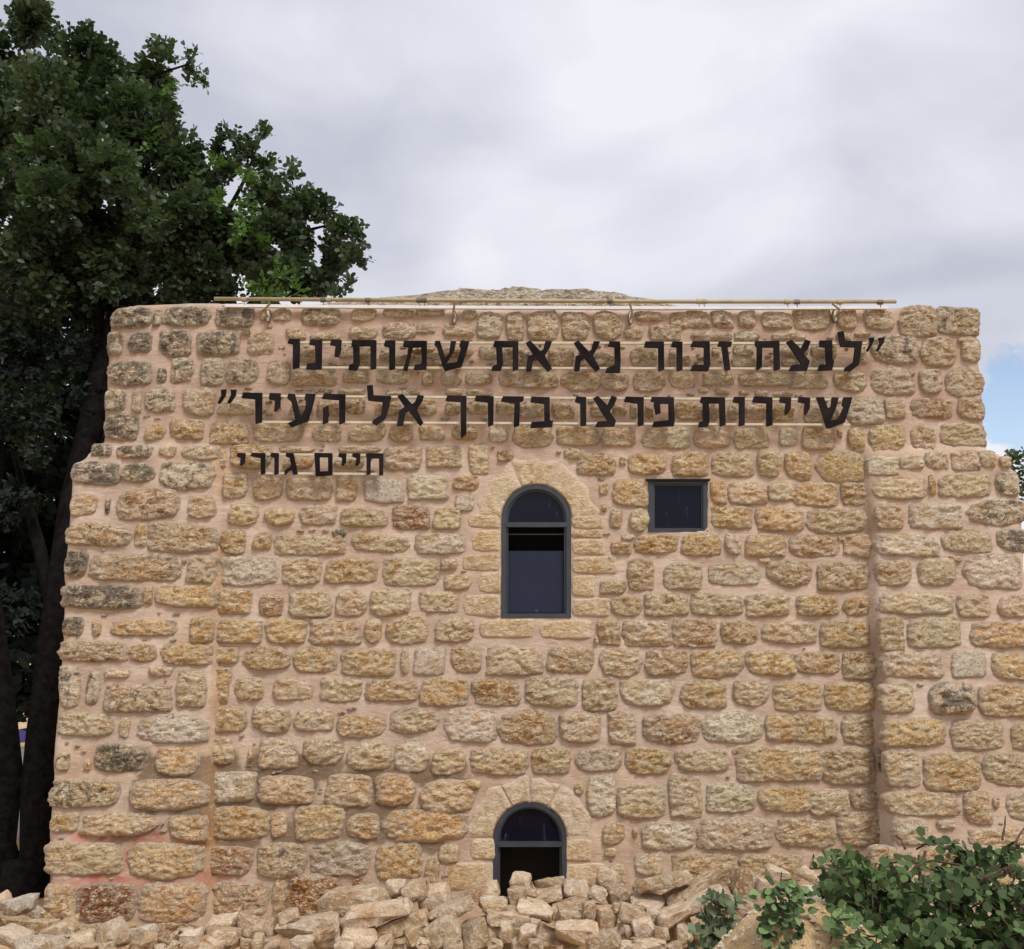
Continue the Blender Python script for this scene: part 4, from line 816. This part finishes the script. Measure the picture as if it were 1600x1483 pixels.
# low scrubby hills all round, far off
NAZ = 180; vs, fs = [], []
for j in range(9):
    for i in range(NAZ):
        a = 2 * math.pi * i / NAZ; r = 170 + 45 * j; hgt = 24 * math.sin(math.pi * min(1, j / 6) / 2) * (0.65 + 0.5 * noise.noise(Vector((math.cos(a) * 2.2, math.sin(a) * 2.2, j * .25)))) if j else -1.0
        vs.append((r * math.cos(a), r * math.sin(a), hgt + 0.8 * noise.noise(Vector((math.cos(a) * 30, math.sin(a) * 30, j)))))
for j in range(8):
    for i in range(NAZ): fs.append((j*NAZ+i, j*NAZ+(i+1) % NAZ, (j+1)*NAZ+(i+1) % NAZ, (j+1)*NAZ+i))
tag(link('hills', mesh_np('hills', vs, fs), None, (0, 0, 0), mat=M['hill']), kind='structure')

# ------------------------------------------------------------------ loose field stones
def rock_mesh(name, lx, ly, lz, seed, sub=3, boxy=0.55, ncut=6, rough=1.0):
    """broken stone: bevelled convex hull of random points on a boxy ellipsoid, roughened"""
    rnd = random.Random(seed); bm = bmesh.new(); off = Vector((rnd.uniform(0, 99), rnd.uniform(0, 99), rnd.uniform(0, 99)))
    for k in range(26):
        d = Vector((rnd.gauss(0, 1), rnd.gauss(0, 1), rnd.gauss(0, 1))).normalized(); q = Vector([math.copysign(abs(c) ** boxy, c) for c in d])
        q *= rnd.uniform(0.90, 1.06) / max(abs(q.x), abs(q.y), abs(q.z)) * 0.55 + 0.45 * rnd.uniform(.9, 1.05) / q.length
        bm.verts.new((q.x * lx * 1.02, q.y * ly * 1.0, q.z * lz * 1.0))
    r = bmesh.ops.convex_hull(bm, input=bm.verts); bmesh.ops.delete(bm, geom=[v for v in bm.verts if not v.link_faces], context='VERTS')
    bmesh.ops.dissolve_limit(bm, angle_limit=R(16), verts=bm.verts, edges=bm.edges)
    bmesh.ops.bevel(bm, geom=list(bm.edges), offset=0.13 * min(lx, lz, ly), segments=2, profile=0.6, affect='EDGES', clamp_overlap=True)
    bmesh.ops.triangulate(bm, faces=bm.faces)
    if sub > 2: bmesh.ops.subdivide_edges(bm, edges=[e for e in bm.edges if e.calc_length() > 0.045], cuts=1, use_grid_fill=False); bmesh.ops.triangulate(bm, faces=bm.faces)
    if sub > 3: bmesh.ops.subdivide_edges(bm, edges=[e for e in bm.edges if e.calc_length() > 0.04], cuts=1); bmesh.ops.triangulate(bm, faces=bm.faces)
    bm.normal_update()
    for v in bm.verts:
        s = v.co; n_ = 0.007 * noise.noise(s * 24 + off) + 0.004 * noise.noise(s * 55 + off) + 0.010 * noise.noise(s * 9 + off); v.co = s + v.normal * n_ * rough
    me = bpy.data.meshes.new(name); bm.to_mesh(me); bm.free(); return me
RCOL = [(0.54,0.385,0.255),(0.46,0.325,0.205),(0.58,0.445,0.32),(0.45,0.31,0.18),(0.53,0.415,0.30),(0.39,0.28,0.18)]
def rock(s, cx, cy, w, h, ang, y, name, parent, seed, col=None, clean=0.97, boxy=0.5, depth=None):
    px, py = sheet_px(s, cx, cy); c = plane_pt(px, py, y); k = (y - EYE.y) / F_PX
    hw = w / 8.0 * k * 1.07; hh = h / 8.0 * k * 1.08; dp = depth or min(max(hw, hh) * 0.9, max(hh * 1.6, 0.10))
    me = rock_mesh('rock', hw, dp, hh, seed, 4 if w > 180 else 3, 0.34 if w > 2.2 * h else boxy)
    o = link(name, me, parent, c, (random.Random(seed).uniform(-.15, .15), -R(ang), random.Random(seed + 5).uniform(-.15, .15)), M['rubble'])
    cc = col or RCOL[seed % len(RCOL)]; g = random.Random(seed).uniform(0.88, 1.10); o.color = (*(v * g for v in cc), clean); return o
HEAP = {'D2': [(630,890,450,150,8),(755,975,430,120,16),(920,1055,350,110,22),(330,1062,400,118,8),(1220,952,290,95,25),(1120,880,205,140,12),(1002,830,112,165,-70),(875,815,112,92,0),(1415,842,190,85,10),
  (1490,925,190,72,-3),(60,1065,140,112,0),(640,1128,235,112,0),(1172,1090,215,150,28),(1370,1105,170,175,8),(1010,1100,150,95,20),(288,1168,135,80,0),(425,1150,125,62,0),(200,1000,145,72,20),(430,1105,145,60,12),(800,1172,110,80,20),
  (1235,1170,110,75,0),(550,1170,120,60,0),(900,1175,90,60,0),(1050,1170,90,60,-20),(1480,1100,100,110,0),(1570,1090,80,130,0),(15,1150,60,90,0),(100,1175,110,60,0),(1500,1180,90,60,-20)],
 'D3': [(58,775,120,88,-10),(235,785,192,58,8),(112,830,66,95,15),(220,856,188,78,12),(400,812,158,92,5),(30,870,116,100,0),(-90,925,190,80,-3),(-30,990,290,85,-5),(145,955,218,84,-20),(362,912,290,78,15),(540,850,105,75,-18),
  (655,860,130,100,20),(712,878,64,70,0),(945,778,355,82,12),(850,905,205,95,-5),(1150,822,450,100,25),(1205,885,260,70,25),(1450,812,170,205,-30),(1005,990,225,100,18),(747,980,162,112,-12),(570,1010,172,150,0),(655,945,44,55,0),(880,985,92,80,0),
  (380,1000,215,105,-8),(405,1105,255,110,3),(705,1092,92,112,-25),(830,1077,142,130,10),(930,1100,85,90,0),(1040,1112,142,145,35),(570,1150,215,110,10),(850,1172,222,70,0),(220,1092,135,120,-20),(100,1112,96,110,0),(18,1010,72,90,0),(40,1172,92,60,0),
  (150,1172,96,60,0),(262,1182,135,50,0),(1450,952,135,105,-30),(1570,800,85,80,0),(300,985,110,100,0),(702,1182,95,50,0),(1010,1190,90,50,0),(590,755,150,120,-15),(480,960,90,110,0),(1110,960,120,110,0),(1180,1040,130,90,10),(1500,1010,110,80,0),(1330,930,150,90,20)],
 'D1': [(1390,1042,185,75,6),(1560,1055,172,122,-15),(1310,1102,135,62,0),(1402,1122,155,92,0),(1502,1105,95,62,0),(1460,1165,125,72,15),(1320,1172,145,82,-15),(1545,1165,90,72,0),(1200,1140,122,108,10),(1090,1178,95,55,0),(1115,1120,105,58,10),(1045,1130,105,58,-8),
  (950,1145,112,82,-10),(870,1176,112,60,0),(995,1190,90,36,0),(760,1188,105,40,0),(680,1182,122,56,0),(775,1130,74,62,0),(560,1190,130,40,0),(1160,1090,90,36,10)]}
wall = empty('dry_stone_heap', (0.3, YR, 0.8)); tag(wall, 'heaped wall of loose pale field stones in front of the lower arched window', 'stone heap')
sdn = 0
for s, L in HEAP.items():
    for (cx, cy, w, h, ang) in L:
        sdn += 1; t = (sheet_px(s, cx, cy)[1] - 1370) / 113.0
        dark = (cy > 1060 and s == 'D2' and 1050 < cx < 1600)
        rock(s, cx, cy, w, h, ang, -1.98 - 0.50 * t + 0.07 * math.sin(sdn * 2.3), 'stone', wall, sdn, col=(0.47,0.36,0.235) if dark else None)
# stones behind and under the visible ones, down the near face of the heap
fr_ = random.Random(21); proto = [rock_mesh('rock', 0.085 * fr_.uniform(.7, 1.3), 0.075, 0.055 * fr_.uniform(.8, 1.3), 500 + k, 3) for k in range(10)]
for me in proto: me.materials.append(M['rubble']); me.polygons.foreach_set('use_smooth', [True] * len(me.polygons))
for k in range(170):
    x = fr_.uniform(-2.4, 2.05) if k < 150 else fr_.uniform(-4.0, -1.2); y = fr_.uniform(-2.75, -1.75)
    o = bpy.data.objects.new('stone', proto[k % 10]); COL.objects.link(o); o.parent = wall
    o.location = Vector((x, y, gz_(x, y) - (0.05 if k < 150 else 0.02) + fr_.uniform(-0.03, 0.015))) - wall.location; o.rotation_euler = (fr_.uniform(-.5, .5), fr_.uniform(-.5, .5), fr_.uniform(0, 6.2))
    s_ = fr_.uniform(0.6, 1.25); o.scale = (s_ * 1.25, s_, s_ * .72); c = RCOL[k % 6]; g = fr_.uniform(.8, 1.05); o.color = (c[0] * g, c[1] * g, c[2] * g, .97)  # fillers toned darker to paint shade into the gaps
# single loose stones
LOOSE = [('D1', 10, 905, 100, 110, 20, -0.75, 'rounded buff boulder at far left, cut by the photo edge, under the trees', None),
 ('D1', 132, 925, 190, 96, 12, -0.85, 'rounded grey cracked boulder beside the bottom left corner of the building', (0.46,0.41,0.35)),
 ('D1', 235, 975, 80, 74, -30, -0.62, 'small grey stone wedged between rounded boulder and building corner', (0.42,0.37,0.30)),
 ('D1', 150, 1055, 400, 100, -4, -1.05, 'flat brown earth covered slab below the rounded boulder', (0.42,0.29,0.145)),
 ('D1', 90, 1130, 210, 84, -14, -1.25, 'pale flat stone below the brown slab at bottom left', None),
 ('D1', 370, 1085, 230, 92, 22, -1.15, 'jagged slanting buff stone at foot of the left buttress', (0.50,0.37,0.235)),
 ('D1', 300, 1168, 330, 112, 3, -1.7, 'largest white stone at the bottom left of the rubble', (0.58,0.50,0.41)),
 ('D1', 522, 1140, 152, 92, 12, -1.75, 'cream round stone right of the largest white stone', (0.54,0.42,0.28)),
 ('D1', 690, 1105, 165, 150, 30, -1.75, 'pointed pale stone standing up in the bottom left rubble', (0.50,0.40,0.29)),
 ('D1', 885, 1098, 165, 72, 18, -1.8, 'smooth whitish oblong stone right of the pointed stone', (0.60,0.53,0.43)),
 ('D4', 60, 745, 160, 95, -20, -1.7, 'cream rock behind the upright leafy stalk', (0.54,0.43,0.31)),
 ('D4', 300, 765, 240, 80, -27, -1.75, 'slanting buff slab leaning above the flat pale slab', (0.54,0.41,0.26)),
 ('D4', 372, 852, 310, 80, 3, -2.35, 'flat pale slab with clean cut edge left of the leafy branch pile', (0.60,0.52,0.41)),
 ('D4', 440, 968, 180, 76, -30, -2.6, 'small tan stone lying below the flat pale slab', (0.54,0.39,0.25))]
for i, (s, cx, cy, w, h, ang, y, lab, c) in enumerate(LOOSE):
    tag(rock(s, cx, cy, w, h, ang, y, 'loose_stone', None, 900 + i, col=c, clean=0.85 if 'grey' in lab else 0.97, boxy=0.35 if 'slab' in lab else 0.55), lab, 'stone', 'loose stones lying around the heap')
# ------------------------------------------------------------------ foliage
def unit(v): return v / np.maximum(1e-9, np.linalg.norm(v, axis=-1, keepdims=True))
def leaf_polys(c, d, nrm, ln, wd, sides=6):
    """rounded leaf polygons; c base (n,3), d direction, nrm normal, ln, wd arrays"""
    d = unit(d); s = unit(np.cross(d, nrm)); up = np.cross(s, d)
    if sides == 6: prof = [(0, 0, 0), (.30, .42, .05), (.75, .46, .03), (1.0, 0, -.06), (.75, -.46, .03), (.30, -.42, .05)]
    elif sides == 9: prof = [(0, 0, 0), (.10, .26, .02), (.32, .45, .05), (.62, .49, .04), (.90, .30, 0), (1.0, 0, -.03), (.90, -.30, 0), (.62, -.49, .04), (.32, -.45, .05), (.10, -.26, .02)]
    else: prof = [(0, 0, 0), (.55, .48, .05), (1.0, 0, -.05), (.55, -.48, .05)]
    out = np.stack([c + d * (ln * a)[:, None] + s * (wd * b)[:, None] + up * (ln * h)[:, None] for a, b, h in prof], 1)
    return out
def sprays(cent, axis, nleaf, L, leaf, rng, flat=0.5):
    """pinnate sprays: centres (n,3), axes (n,3) -> leaf polygons and per-spray index"""
    n = len(cent); axis = unit(axis); up = np.array([0, 0, 1.0]) + 0.55 * rng.normal(size=(n, 3)); side = unit(np.cross(axis, up)); nn = np.cross(side, axis)
    P, I = [], []
    for k in range(nleaf):
        t = (k // 2 + 0.6) / (nleaf / 2); sg = 1 if k % 2 else -1
        base = cent + axis * (L * (t - .5)) [:, None] if np.ndim(L) else cent + axis * (L * (t - .5))
        d = axis * 0.55 + side * sg * 0.9 + nn * rng.uniform(-.35, .35, (n, 1)) + 0.25 * rng.normal(size=(n, 3))
        nr = nn + 0.45 * rng.normal(size=(n, 3)); ln = leaf * rng.uniform(.7, 1.25, n)
        P.append(leaf_polys(base, d, nr, ln, ln * rng.uniform(.55, .8, n))); I.append(np.arange(n))
    return np.concatenate(P), np.concatenate(I)
def foliage(name, P, tint, mat, parent, kind=None):
    n, k, _ = P.shape; me = mesh_poly(name, P, k); ca = me.color_attributes.new('tint', 'FLOAT_COLOR', 'POINT')
    c = np.ones((n * k, 4), np.float32); c[:, :3] = np.repeat(tint, k)[:, None]; ca.data.foreach_set('color', c.reshape(-1))
    o = link(name, me, parent, (0, 0, 0), mat=mat, smooth=False)
    if kind: o['kind'] = kind
    return o
def blob_sprays(blobs, rng, per, nleaf, L, leaf, flatten=1.0):
    PP, TT = [], []
    for (px, py, r, y, dens) in blobs:
        c = np.array(plane_pt(px, py, y)); rad = r * (y - EYE.y) / F_PX
        n = max(8, int(per * dens * rad ** 2.3)); 
        # clumps inside the blob, sprays round the clumps: gives gaps and an uneven outline
        nc = max(3, int(rad * rad * 26)); cd = unit(rng.normal(size=(nc, 3))); cc = c + cd * (rad * rng.uniform(.15, .98, (nc, 1)) ** .6) * np.array([1, 1.1, 1 * flatten])
        w = rng.integers(0, nc, n); dirs = unit(rng.normal(size=(n, 3))); cr = min(0.30, rad * 0.45)
        cent = cc[w] + dirs * cr * rng.uniform(.3, 1, (n, 1)) ** .5
        ax = unit(cent - c) * 0.8 + dirs * 0.7 + np.array([0, -.15, .35])
        P, I = sprays(cent, ax, nleaf, L, leaf, rng); PP.append(P)
        TT.append(np.clip((rng.uniform(0, 1, nc)[w] * .6 + rng.uniform(0, .5, n))[I], 0, 1))
    return np.concatenate(PP), np.concatenate(TT)
rng = np.random.default_rng(11)
tree = empty('carob_tree', plane_pt(35, 1400, 1.6)); tag(tree, 'big dark green tree with rounded leaves rising over the left corner of the building', 'tree')
TY = 2.6
B = [(20,55,55,TY,1),(60,45,35,TY,.7),(110,150,85,TY,1),(150,95,50,TY,.9),(205,110,48,TY,.9),(252,100,30,TY,.8),(298,95,17,TY,.9),(312,120,14,TY,.8),(275,160,45,TY,.8),(210,190,85,TY,1),(60,210,110,TY-.3,1),(-60,150,120,TY,1),(-80,350,130,TY,1),
 (245,270,75,TY,1),(140,310,100,TY-.5,1),(40,370,110,TY-.4,1),(285,350,70,TY-.2,1),(210,390,85,TY-.2,1),(330,290,45,TY,.8),(345,345,55,TY,1),(370,400,55,TY,1),(310,430,55,TY,1),(405,445,40,TY,.9),(120,440,80,TY,1),(340,452,36,TY,1),(385,455,32,TY,1),(300,462,36,TY,1),(250,462,38,TY,1),(190,455,45,TY,1),(165,345,45,TY,1),(150,400,45,TY,1),(20,640,60,TY,.8),(70,580,50,TY,.8),(30,480,70,TY-.4,.8),
 (340,225,18,TY,.9),(368,215,15,TY,.8),(388,232,22,TY,.9),(412,208,13,TY,.9),(405,245,22,TY,.9),(375,265,25,TY,.8),(432,275,20,TY,.9),(458,270,13,TY,.9),(465,292,20,TY,.9),(440,310,32,TY,.9),(485,318,18,TY,.8),(470,350,42,TY+.2,1),
 (512,335,18,TY,.9),(525,368,26,TY,.9),(550,352,10,TY,.8),(562,368,8,TY,.8),(500,400,42,TY+.2,1),(548,405,20,TY,.8),(566,410,8,TY,.8),(430,380,55,TY+.2,1),(455,430,45,TY+.2,1),(520,440,30,TY+.2,.8),(540,455,13,TY,.7),(405,300,30,TY,.8),(385,340,45,TY,1)]
P, T = blob_sprays(B, rng, 2000, 8, 0.19, 0.074)
foliage('crown', P, T, M['leaf_tree'], tree, 'stuff')
B2 = [(385,265,24,TY-.5,.8),(395,300,34,TY-.5,.8),(345,320,28,TY-.5,.5),(395,355,32,TY-.5,.7),(420,440,36,TY-.5,.7),(460,458,22,TY-.4,.7),(230,215,30,TY-.6,.5),(270,130,20,TY-.5,.4),(160,240,34,TY-.9,.4),(50,235,30,TY-.9,.4),(330,260,18,TY-.5,.4)]
P, T = blob_sprays(B2, rng, 700, 8, 0.16, 0.060); foliage('young_foliage', P, T, M['leaf_fresh'], tree, 'stuff')
B3 = [(40,530,80,TY-.6,.9),(110,560,55,TY-.3,.9),(75,630,60,TY-.6,.9),(20,650,60,TY-.8,.8),(45,740,45,TY-.8,.7),(10,800,40,TY-.8,.6),(20,930,55,TY-.4,.6),(140,500,40,TY,.7)]
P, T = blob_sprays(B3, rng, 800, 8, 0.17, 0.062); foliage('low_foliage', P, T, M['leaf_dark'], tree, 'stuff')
# trunk and limbs
def PT(px, py, y): return plane_pt(px, py, y)
m = MB(); m.tube([PT(36,1445,1.6), PT(38,1380,1.6), PT(40,1340,1.6)], [.30, .22, .20], 12)
m.tube([PT(46,1400,1.6), PT(56,1330,1.6), PT(58,1240,1.6), PT(66,1150,1.65), PT(85,1000,1.8), PT(110,800,2.1), PT(160,560,2.4), PT(230,330,2.5)], [.17,.145,.15,.15,.15,.13,.10,.05], 12)
m.tube([PT(22,1410,1.6), PT(4,1320,1.6), PT(10,1210,1.6), PT(-4,1080,1.6), PT(-30,900,1.8), PT(-10,650,2.2), PT(60,300,2.5)], [.17,.12,.15,.15,.16,.12,.05], 12)
m.tube([PT(16,1225,1.6), PT(38,1225,1.62), PT(56,1215,1.6)], [.10,.08,.10], 8)
m.tube([PT(90,980,1.8), PT(60,850,2.2), PT(20,700,2.5)], [.09,.07,.03], 8); m.tube([PT(110,800,2.1), PT(200,520,2.5), PT(330,380,2.7), PT(380,285,2.7), PT(408,215,2.7)], [.09,.07,.045,.02,.008], 8)
m.tube([PT(330,380,2.7), PT(440,370,2.7), PT(520,350,2.7)], [.04,.03,.01], 6); m.tube([PT(160,560,2.4), PT(140,350,2.5), PT(200,130,2.5), PT(296,100,2.5)], [.07,.05,.03,.01], 8)
m.build('trunk', M['bark'], tree, tree.location, smooth=True)
# thicket behind
th = empty('shade_thicket', plane_pt(60, 1300, 6.0)); tag(th, 'very dark dense trees filling the gap behind the carob tree left of the building', 'tree')
B4 = []
for px in range(-420, 200, 75):
    for py in range(430, 1130, 78):
        if -20 < px < 100 and py > 1040: continue
        B4.append((px + rng.uniform(-20, 20), py + rng.uniform(-20, 20), 72, 5.6 + rng.uniform(-1.2, 1.5), .75))
for px, py, r in ((125,1080,50),(130,1150,45),(130,1220,45),(120,1290,45),(110,1370,45),(-60,1200,70),(30,1030,30),(45,1085,22),(20,1090,20),(-60,1330,70),(-160,1250,90),(-10,1150,30)): B4.append((px, py, r, 3.4 if px > 60 else 5.2, 1.5))
P, T = blob_sprays(B4, rng, 230, 6, 0.34, 0.17); foliage('crown', P, T * .6, M['leaf_dark'], th, 'stuff')  # tints lowered as well, painting the thicket as deep in shade
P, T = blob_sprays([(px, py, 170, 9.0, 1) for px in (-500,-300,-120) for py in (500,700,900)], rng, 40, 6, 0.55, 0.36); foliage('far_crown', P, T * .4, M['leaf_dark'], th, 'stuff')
m = MB()
for px, y in ((-120, 6.2), (130, 5.4), (92, 6.4), (-40, 6.0)): m.tube([PT(px, 1330, y), PT(px + 8, 1100, y), PT(px - 10, 800, y)], [.16, .13, .08], 8)
m.build('trunk', M['bark'], th, th.location, smooth=True)
# what shows through the gaps
m = MB(); c = plane_pt(35, 1170, 4.2); m.box((c.x - 3, 4.2, 0.0), (c.x + .45, 4.4, c.z)); pw = tag(m.build('far_wall', M['pale_wall'], None, (c.x, 4.2, 0)), 'low pale wall glimpsed between the dark tree trunks', 'wall')
c = plane_pt(28, 1147, 4.45); m = MB()
m.add([(c.x + dx, y, c.z + dz) for y in (4.45, 4.6) for dx, dz in ((-.10,-.12),(.12,-.10),(.10,.03),(.02,.06),(-.08,.04))], [(0,1,2,3,4),(9,8,7,6,5),(0,5,6,1),(1,6,7,2),(2,7,8,3),(3,8,9,4),(4,9,5,0)])
tag(m.build('purple_cover', M['purple'], None, c), 'small purple patch seen through a gap between the dark trunks', 'cover')
# small tree at far right
ft = empty('distant_tree', plane_pt(1600, 900, 9.0)); tag(ft, 'small dark green tree top peeping over the right end of the building', 'tree')
P, T = blob_sprays([(1603,722,26,9.0,1),(1583,716,9,9.0,1.2),(1625,740,45,9.0,1),(1615,775,40,9.0,1)], rng, 420, 6, 0.2, 0.085); foliage('crown', P, T, M['leaf_tree'], ft, 'stuff')
m = MB(); m.tube([PT(1625, 1150, 9), PT(1620, 900, 9), PT(1610, 760, 9)], [.14, .1, .04], 8); m.build('trunk', M['bark'], ft, ft.location, smooth=True)

# ------------------------------------------------------------------ cut branches heaped at the right, with round leaves
def round_leaf_mesh(name, seed, elong=1.0):
    rnd = random.Random(seed); n = 10; vs = [(0, .5, 0)]
    for k in range(n):
        a = 2 * math.pi * k / n; x = .5 * math.sin(a) * (1 + rnd.uniform(-.05, .05)); y = .5 - .5 * math.cos(a) * elong
        vs.append((x * (1 if elong == 1 else .8), y, 0.22 * abs(x) ** 1.4 + rnd.uniform(-.03, .03) - .10 * (y - .5) ** 2))
    fs = [(0, 1 + k, 1 + (k + 1) % n) for k in range(n)]
    me = mesh_np(name, vs, fs); me.materials.append(M['leaf_obj']); me.polygons.foreach_set('use_smooth', [True] * len(me.polygons)); return me
LM = [round_leaf_mesh('leaf', k, 1.0 + .12 * (k % 3)) for k in range(6)]
bush = empty('branch_heap', plane_pt(1450, 1500, -3.4)); tag(bush, 'heap of cut leafy branches with round grey green leaves at bottom right', 'bush')
r2 = random.Random(5); twig = MB(); LEAF = []
def bush_top(px): return float(np.interp(px, [1285,1300,1320,1350,1390,1420,1440,1455,1475,1500,1530,1560,1600,1700], [1480,1345,1325,1335,1350,1330,1335,1300,1300,1322,1320,1318,1325,1330]))
for k in range(430):
    px = r2.uniform(1298, 1700); top = bush_top(px); t = r2.random() ** 0.9; py = top + 12 + t * (1560 - top); y = -3.55 + r2.uniform(-.45, .35) + (1 - t) * 0.55
    if px < 1350 and py > 1430 and r2.random() < .3: continue
    if noise.noise(Vector((px / 42.0, py / 36.0, 2.2))) < -0.16 and r2.random() < .85: y += .35
    c = plane_pt(px, py, y); az = r2.uniform(0, 6.28); el = r2.uniform(-.5, .9); d = Vector((math.cos(az) * math.cos(el), math.sin(az) * math.cos(el) * .7, math.sin(el)))
    L_ = r2.uniform(.16, .34); n = r2.randint(5, 9); pts = [c + d * (L_ * q / 3 - L_ / 2) + Vector((0, 0, -.02 * (q - 1.5) ** 2)) for q in range(4)]
    twig.tube(pts, [.0045, .004, .003, .002], 5)
    side = d.cross(Vector((r2.gauss(0, .5), -.6, 1 + r2.gauss(0, .4)))).normalized(); nn_ = side.cross(d)
    for q in range(n):
        for sg in (-1, 1):
            b = c + d * (L_ * ((q + .5) / n - .5)); ld = (side * sg + d * .35 + nn_ * r2.uniform(-.3, .4) + Vector((r2.gauss(0, .2), r2.gauss(0, .2), r2.gauss(0, .2)))).normalized()
            nr = (nn_ + Vector((r2.gauss(0, .6), r2.gauss(0, .6), r2.gauss(0, .6)))).normalized(); LEAF.append((b, ld, nr, r2.uniform(.026, .054)))
LEAF.sort(key=lambda q: (q[0] - EYE).length)
def put_leaves(LEAF, parent, nobj, mat, name2, elong=1.0):
    front = LEAF[:nobj]; rest = LEAF[nobj:]
    for i, (b, d, n, s) in enumerate(front):
        o = bpy.data.objects.new('leaf', LM[i % 6]); COL.objects.link(o); o.parent = parent; o.location = b - Vector(parent.location)
        x = d.cross(n).normalized(); n2 = x.cross(d).normalized(); o.rotation_euler = Matrix((x, d, n2)).transposed().to_euler(); o.scale = (s, s, s)
    if rest:
        c = np.array([q[0] for q in rest]); d = np.array([q[1] for q in rest]); n = np.array([q[2] for q in rest]); s = np.array([q[3] for q in rest])
        P = leaf_polys(c, d, n, s, s * 1.0, 9); foliage(name2, P, rng.uniform(0, 1, len(rest)), mat, parent, 'stuff')
put_leaves(LEAF, bush, 290, M['leaf_bush'], 'more_leaves')
twig.build('twigs', M['twig'], bush, bush.location)
for pts, rr in (([(1440,1400),(1437,1360),(1446,1330)], .010), ([(1414,1326),(1408,1312),(1400,1306)], .006), ([(1566,1312),(1570,1290),(1571,1276)], .005), ([(1583,1325),(1592,1306),(1602,1292)], .006),
                ([(1360,1480),(1364,1420),(1362,1385),(1358,1365)], .005), ([(1530,1375),(1560,1362),(1585,1352)], .008), ([(1500,1352),(1460,1345),(1420,1350)], .006), ([(1430,1470),(1440,1420),(1470,1385),(1480,1370)], .007)):
    m = MB(); m.tube([plane_pt(px, py, -3.5 + .1 * k) for k, (px, py) in enumerate(pts)], [rr, rr * .8, rr * .6, rr * .5][:len(pts)], 6); m.build('bare_branch', M['twig'], bush, plane_pt(*pts[0], -3.5))
m = MB()      # dried flower heads
for px, py in ((1578, 1358), (1574, 1364), (1584, 1366), (1430, 1350)):
    c = plane_pt(px, py, -3.9); 
    for k in range(9): q = c + Vector((r2.gauss(0, .01), r2.gauss(0, .01), r2.gauss(0, .008))); m.tube([q, q + Vector((r2.gauss(0, .008), -.004, r2.gauss(0, .008)))], .004, 4)
m.build('seed_head', M['twig'], bush, plane_pt(1578, 1358, -3.9))

# upright stalk with round leaves
st = empty('leafy_stalk', plane_pt(1222, 1490, -3.5)); tag(st, 'upright leafy stalk with dark round leaves standing on the sandy mound', 'plant')
stem = [plane_pt(1226, 1520, -3.5), plane_pt(1225, 1450, -3.5), plane_pt(1219, 1400, -3.48), plane_pt(1221, 1362, -3.46)]; m = MB(); m.tube(stem, [.007, .006, .004, .002], 6); m.build('stem', M['twig'], st, st.location)
LS = []
for k in range(250):
    t = r2.random(); py = 1372 + 150 * t; px = 1222 + r2.uniform(-1, 1) * (24 if 1385 < py < 1425 else 27 if py > 1425 else 15); b = plane_pt(px, py, -3.5 + r2.uniform(-.10, .07)); ctr = plane_pt(1222, py, -3.5)
    d = (b - ctr).normalized() * .7 + Vector((r2.gauss(0, .3), -.3, -.35 + r2.gauss(0, .3))); LS.append((b, d.normalized(), (Vector((r2.gauss(0, .4), -.8, .9 + r2.gauss(0, .3)))).normalized(), r2.uniform(.030, .048)))
LS += [(plane_pt(px, py, -3.5), Vector((sx, -.3, .2)).normalized(), Vector((0, -.6, .8)), .042) for px, py, sx in ((1190,1420,-1),(1182,1405,-1),(1196,1438,-1),(1250,1392,1),(1256,1398,1),(1258,1410,1),(1262,1424,1),(1186,1396,-1))]
LS.sort(key=lambda q: (q[0] - EYE).length); put_leaves(LS, st, 260, M['leaf_bush'], 'more_leaves')
# grey green seedling
gp = empty('seedling_plant', plane_pt(1125, 1490, -2.95)); tag(gp, 'low grey green plant with narrow leaves growing against the stone heap', 'plant')
LS = []
for k in range(58):
    px = r2.gauss(1120, 14); py = 1400 + r2.random() ** .8 * 95; px = px + (1445 - py) * .10; c = plane_pt(px, py, -2.95 + r2.uniform(-.12, .1)); up = Vector((r2.gauss(0, .6), -.35, .7)).normalized()
    for q in range(5):
        a = 2 * math.pi * q / 5 + k; s1 = up.orthogonal().normalized(); s2 = up.cross(s1); d = (s1 * math.cos(a) + s2 * math.sin(a)) * .8 + up * .6; LS.append((c, d.normalized(), (up - d * .3).normalized(), r2.uniform(.035, .062)))
c = np.array([q[0] for q in LS]); d = np.array([q[1] for q in LS]); n = np.array([q[2] for q in LS]); s = np.array([q[3] for q in LS])
foliage('leaves', leaf_polys(c, d, n, s, s * .60), rng.uniform(0, 1, len(LS)), M['leaf_grey'], gp, 'stuff')
m = MB()
for k in range(9): a = plane_pt(1122 + r2.uniform(-8, 8), 1490, -2.95); m.tube([a, plane_pt(1122 + r2.uniform(-28, 28), 1410 + r2.uniform(0, 40), -2.95)], [.004, .002], 5)
m.build('stem', M['twig'], gp, gp.location)
# grit and pebbles on the mound
vsb, fsb = [], []
for k in range(800):
    x = MOUND.x + r2.gauss(0, .45); y = MOUND.y + r2.gauss(-.1, .5); z = gz_(x, y); s = r2.uniform(.004, .016); b = len(vsb)
    vsb += [(x - s, y, z), (x, y - s, z), (x + s, y, z), (x, y + s, z), (x + s * .2, y, z + s), (x, y, z - s)]; fsb += [tuple(b + i for i in f) for f in ((0,1,4),(1,2,4),(2,3,4),(3,0,4))]
o = tag(link('pebbles', mesh_np('pebbles', vsb, fsb), None, (0, 0, 0), mat=M['rubble'], smooth=False), kind='stuff', label='small pale grit scattered on the sandy mound'); o.color = (.62, .54, .42, 1)
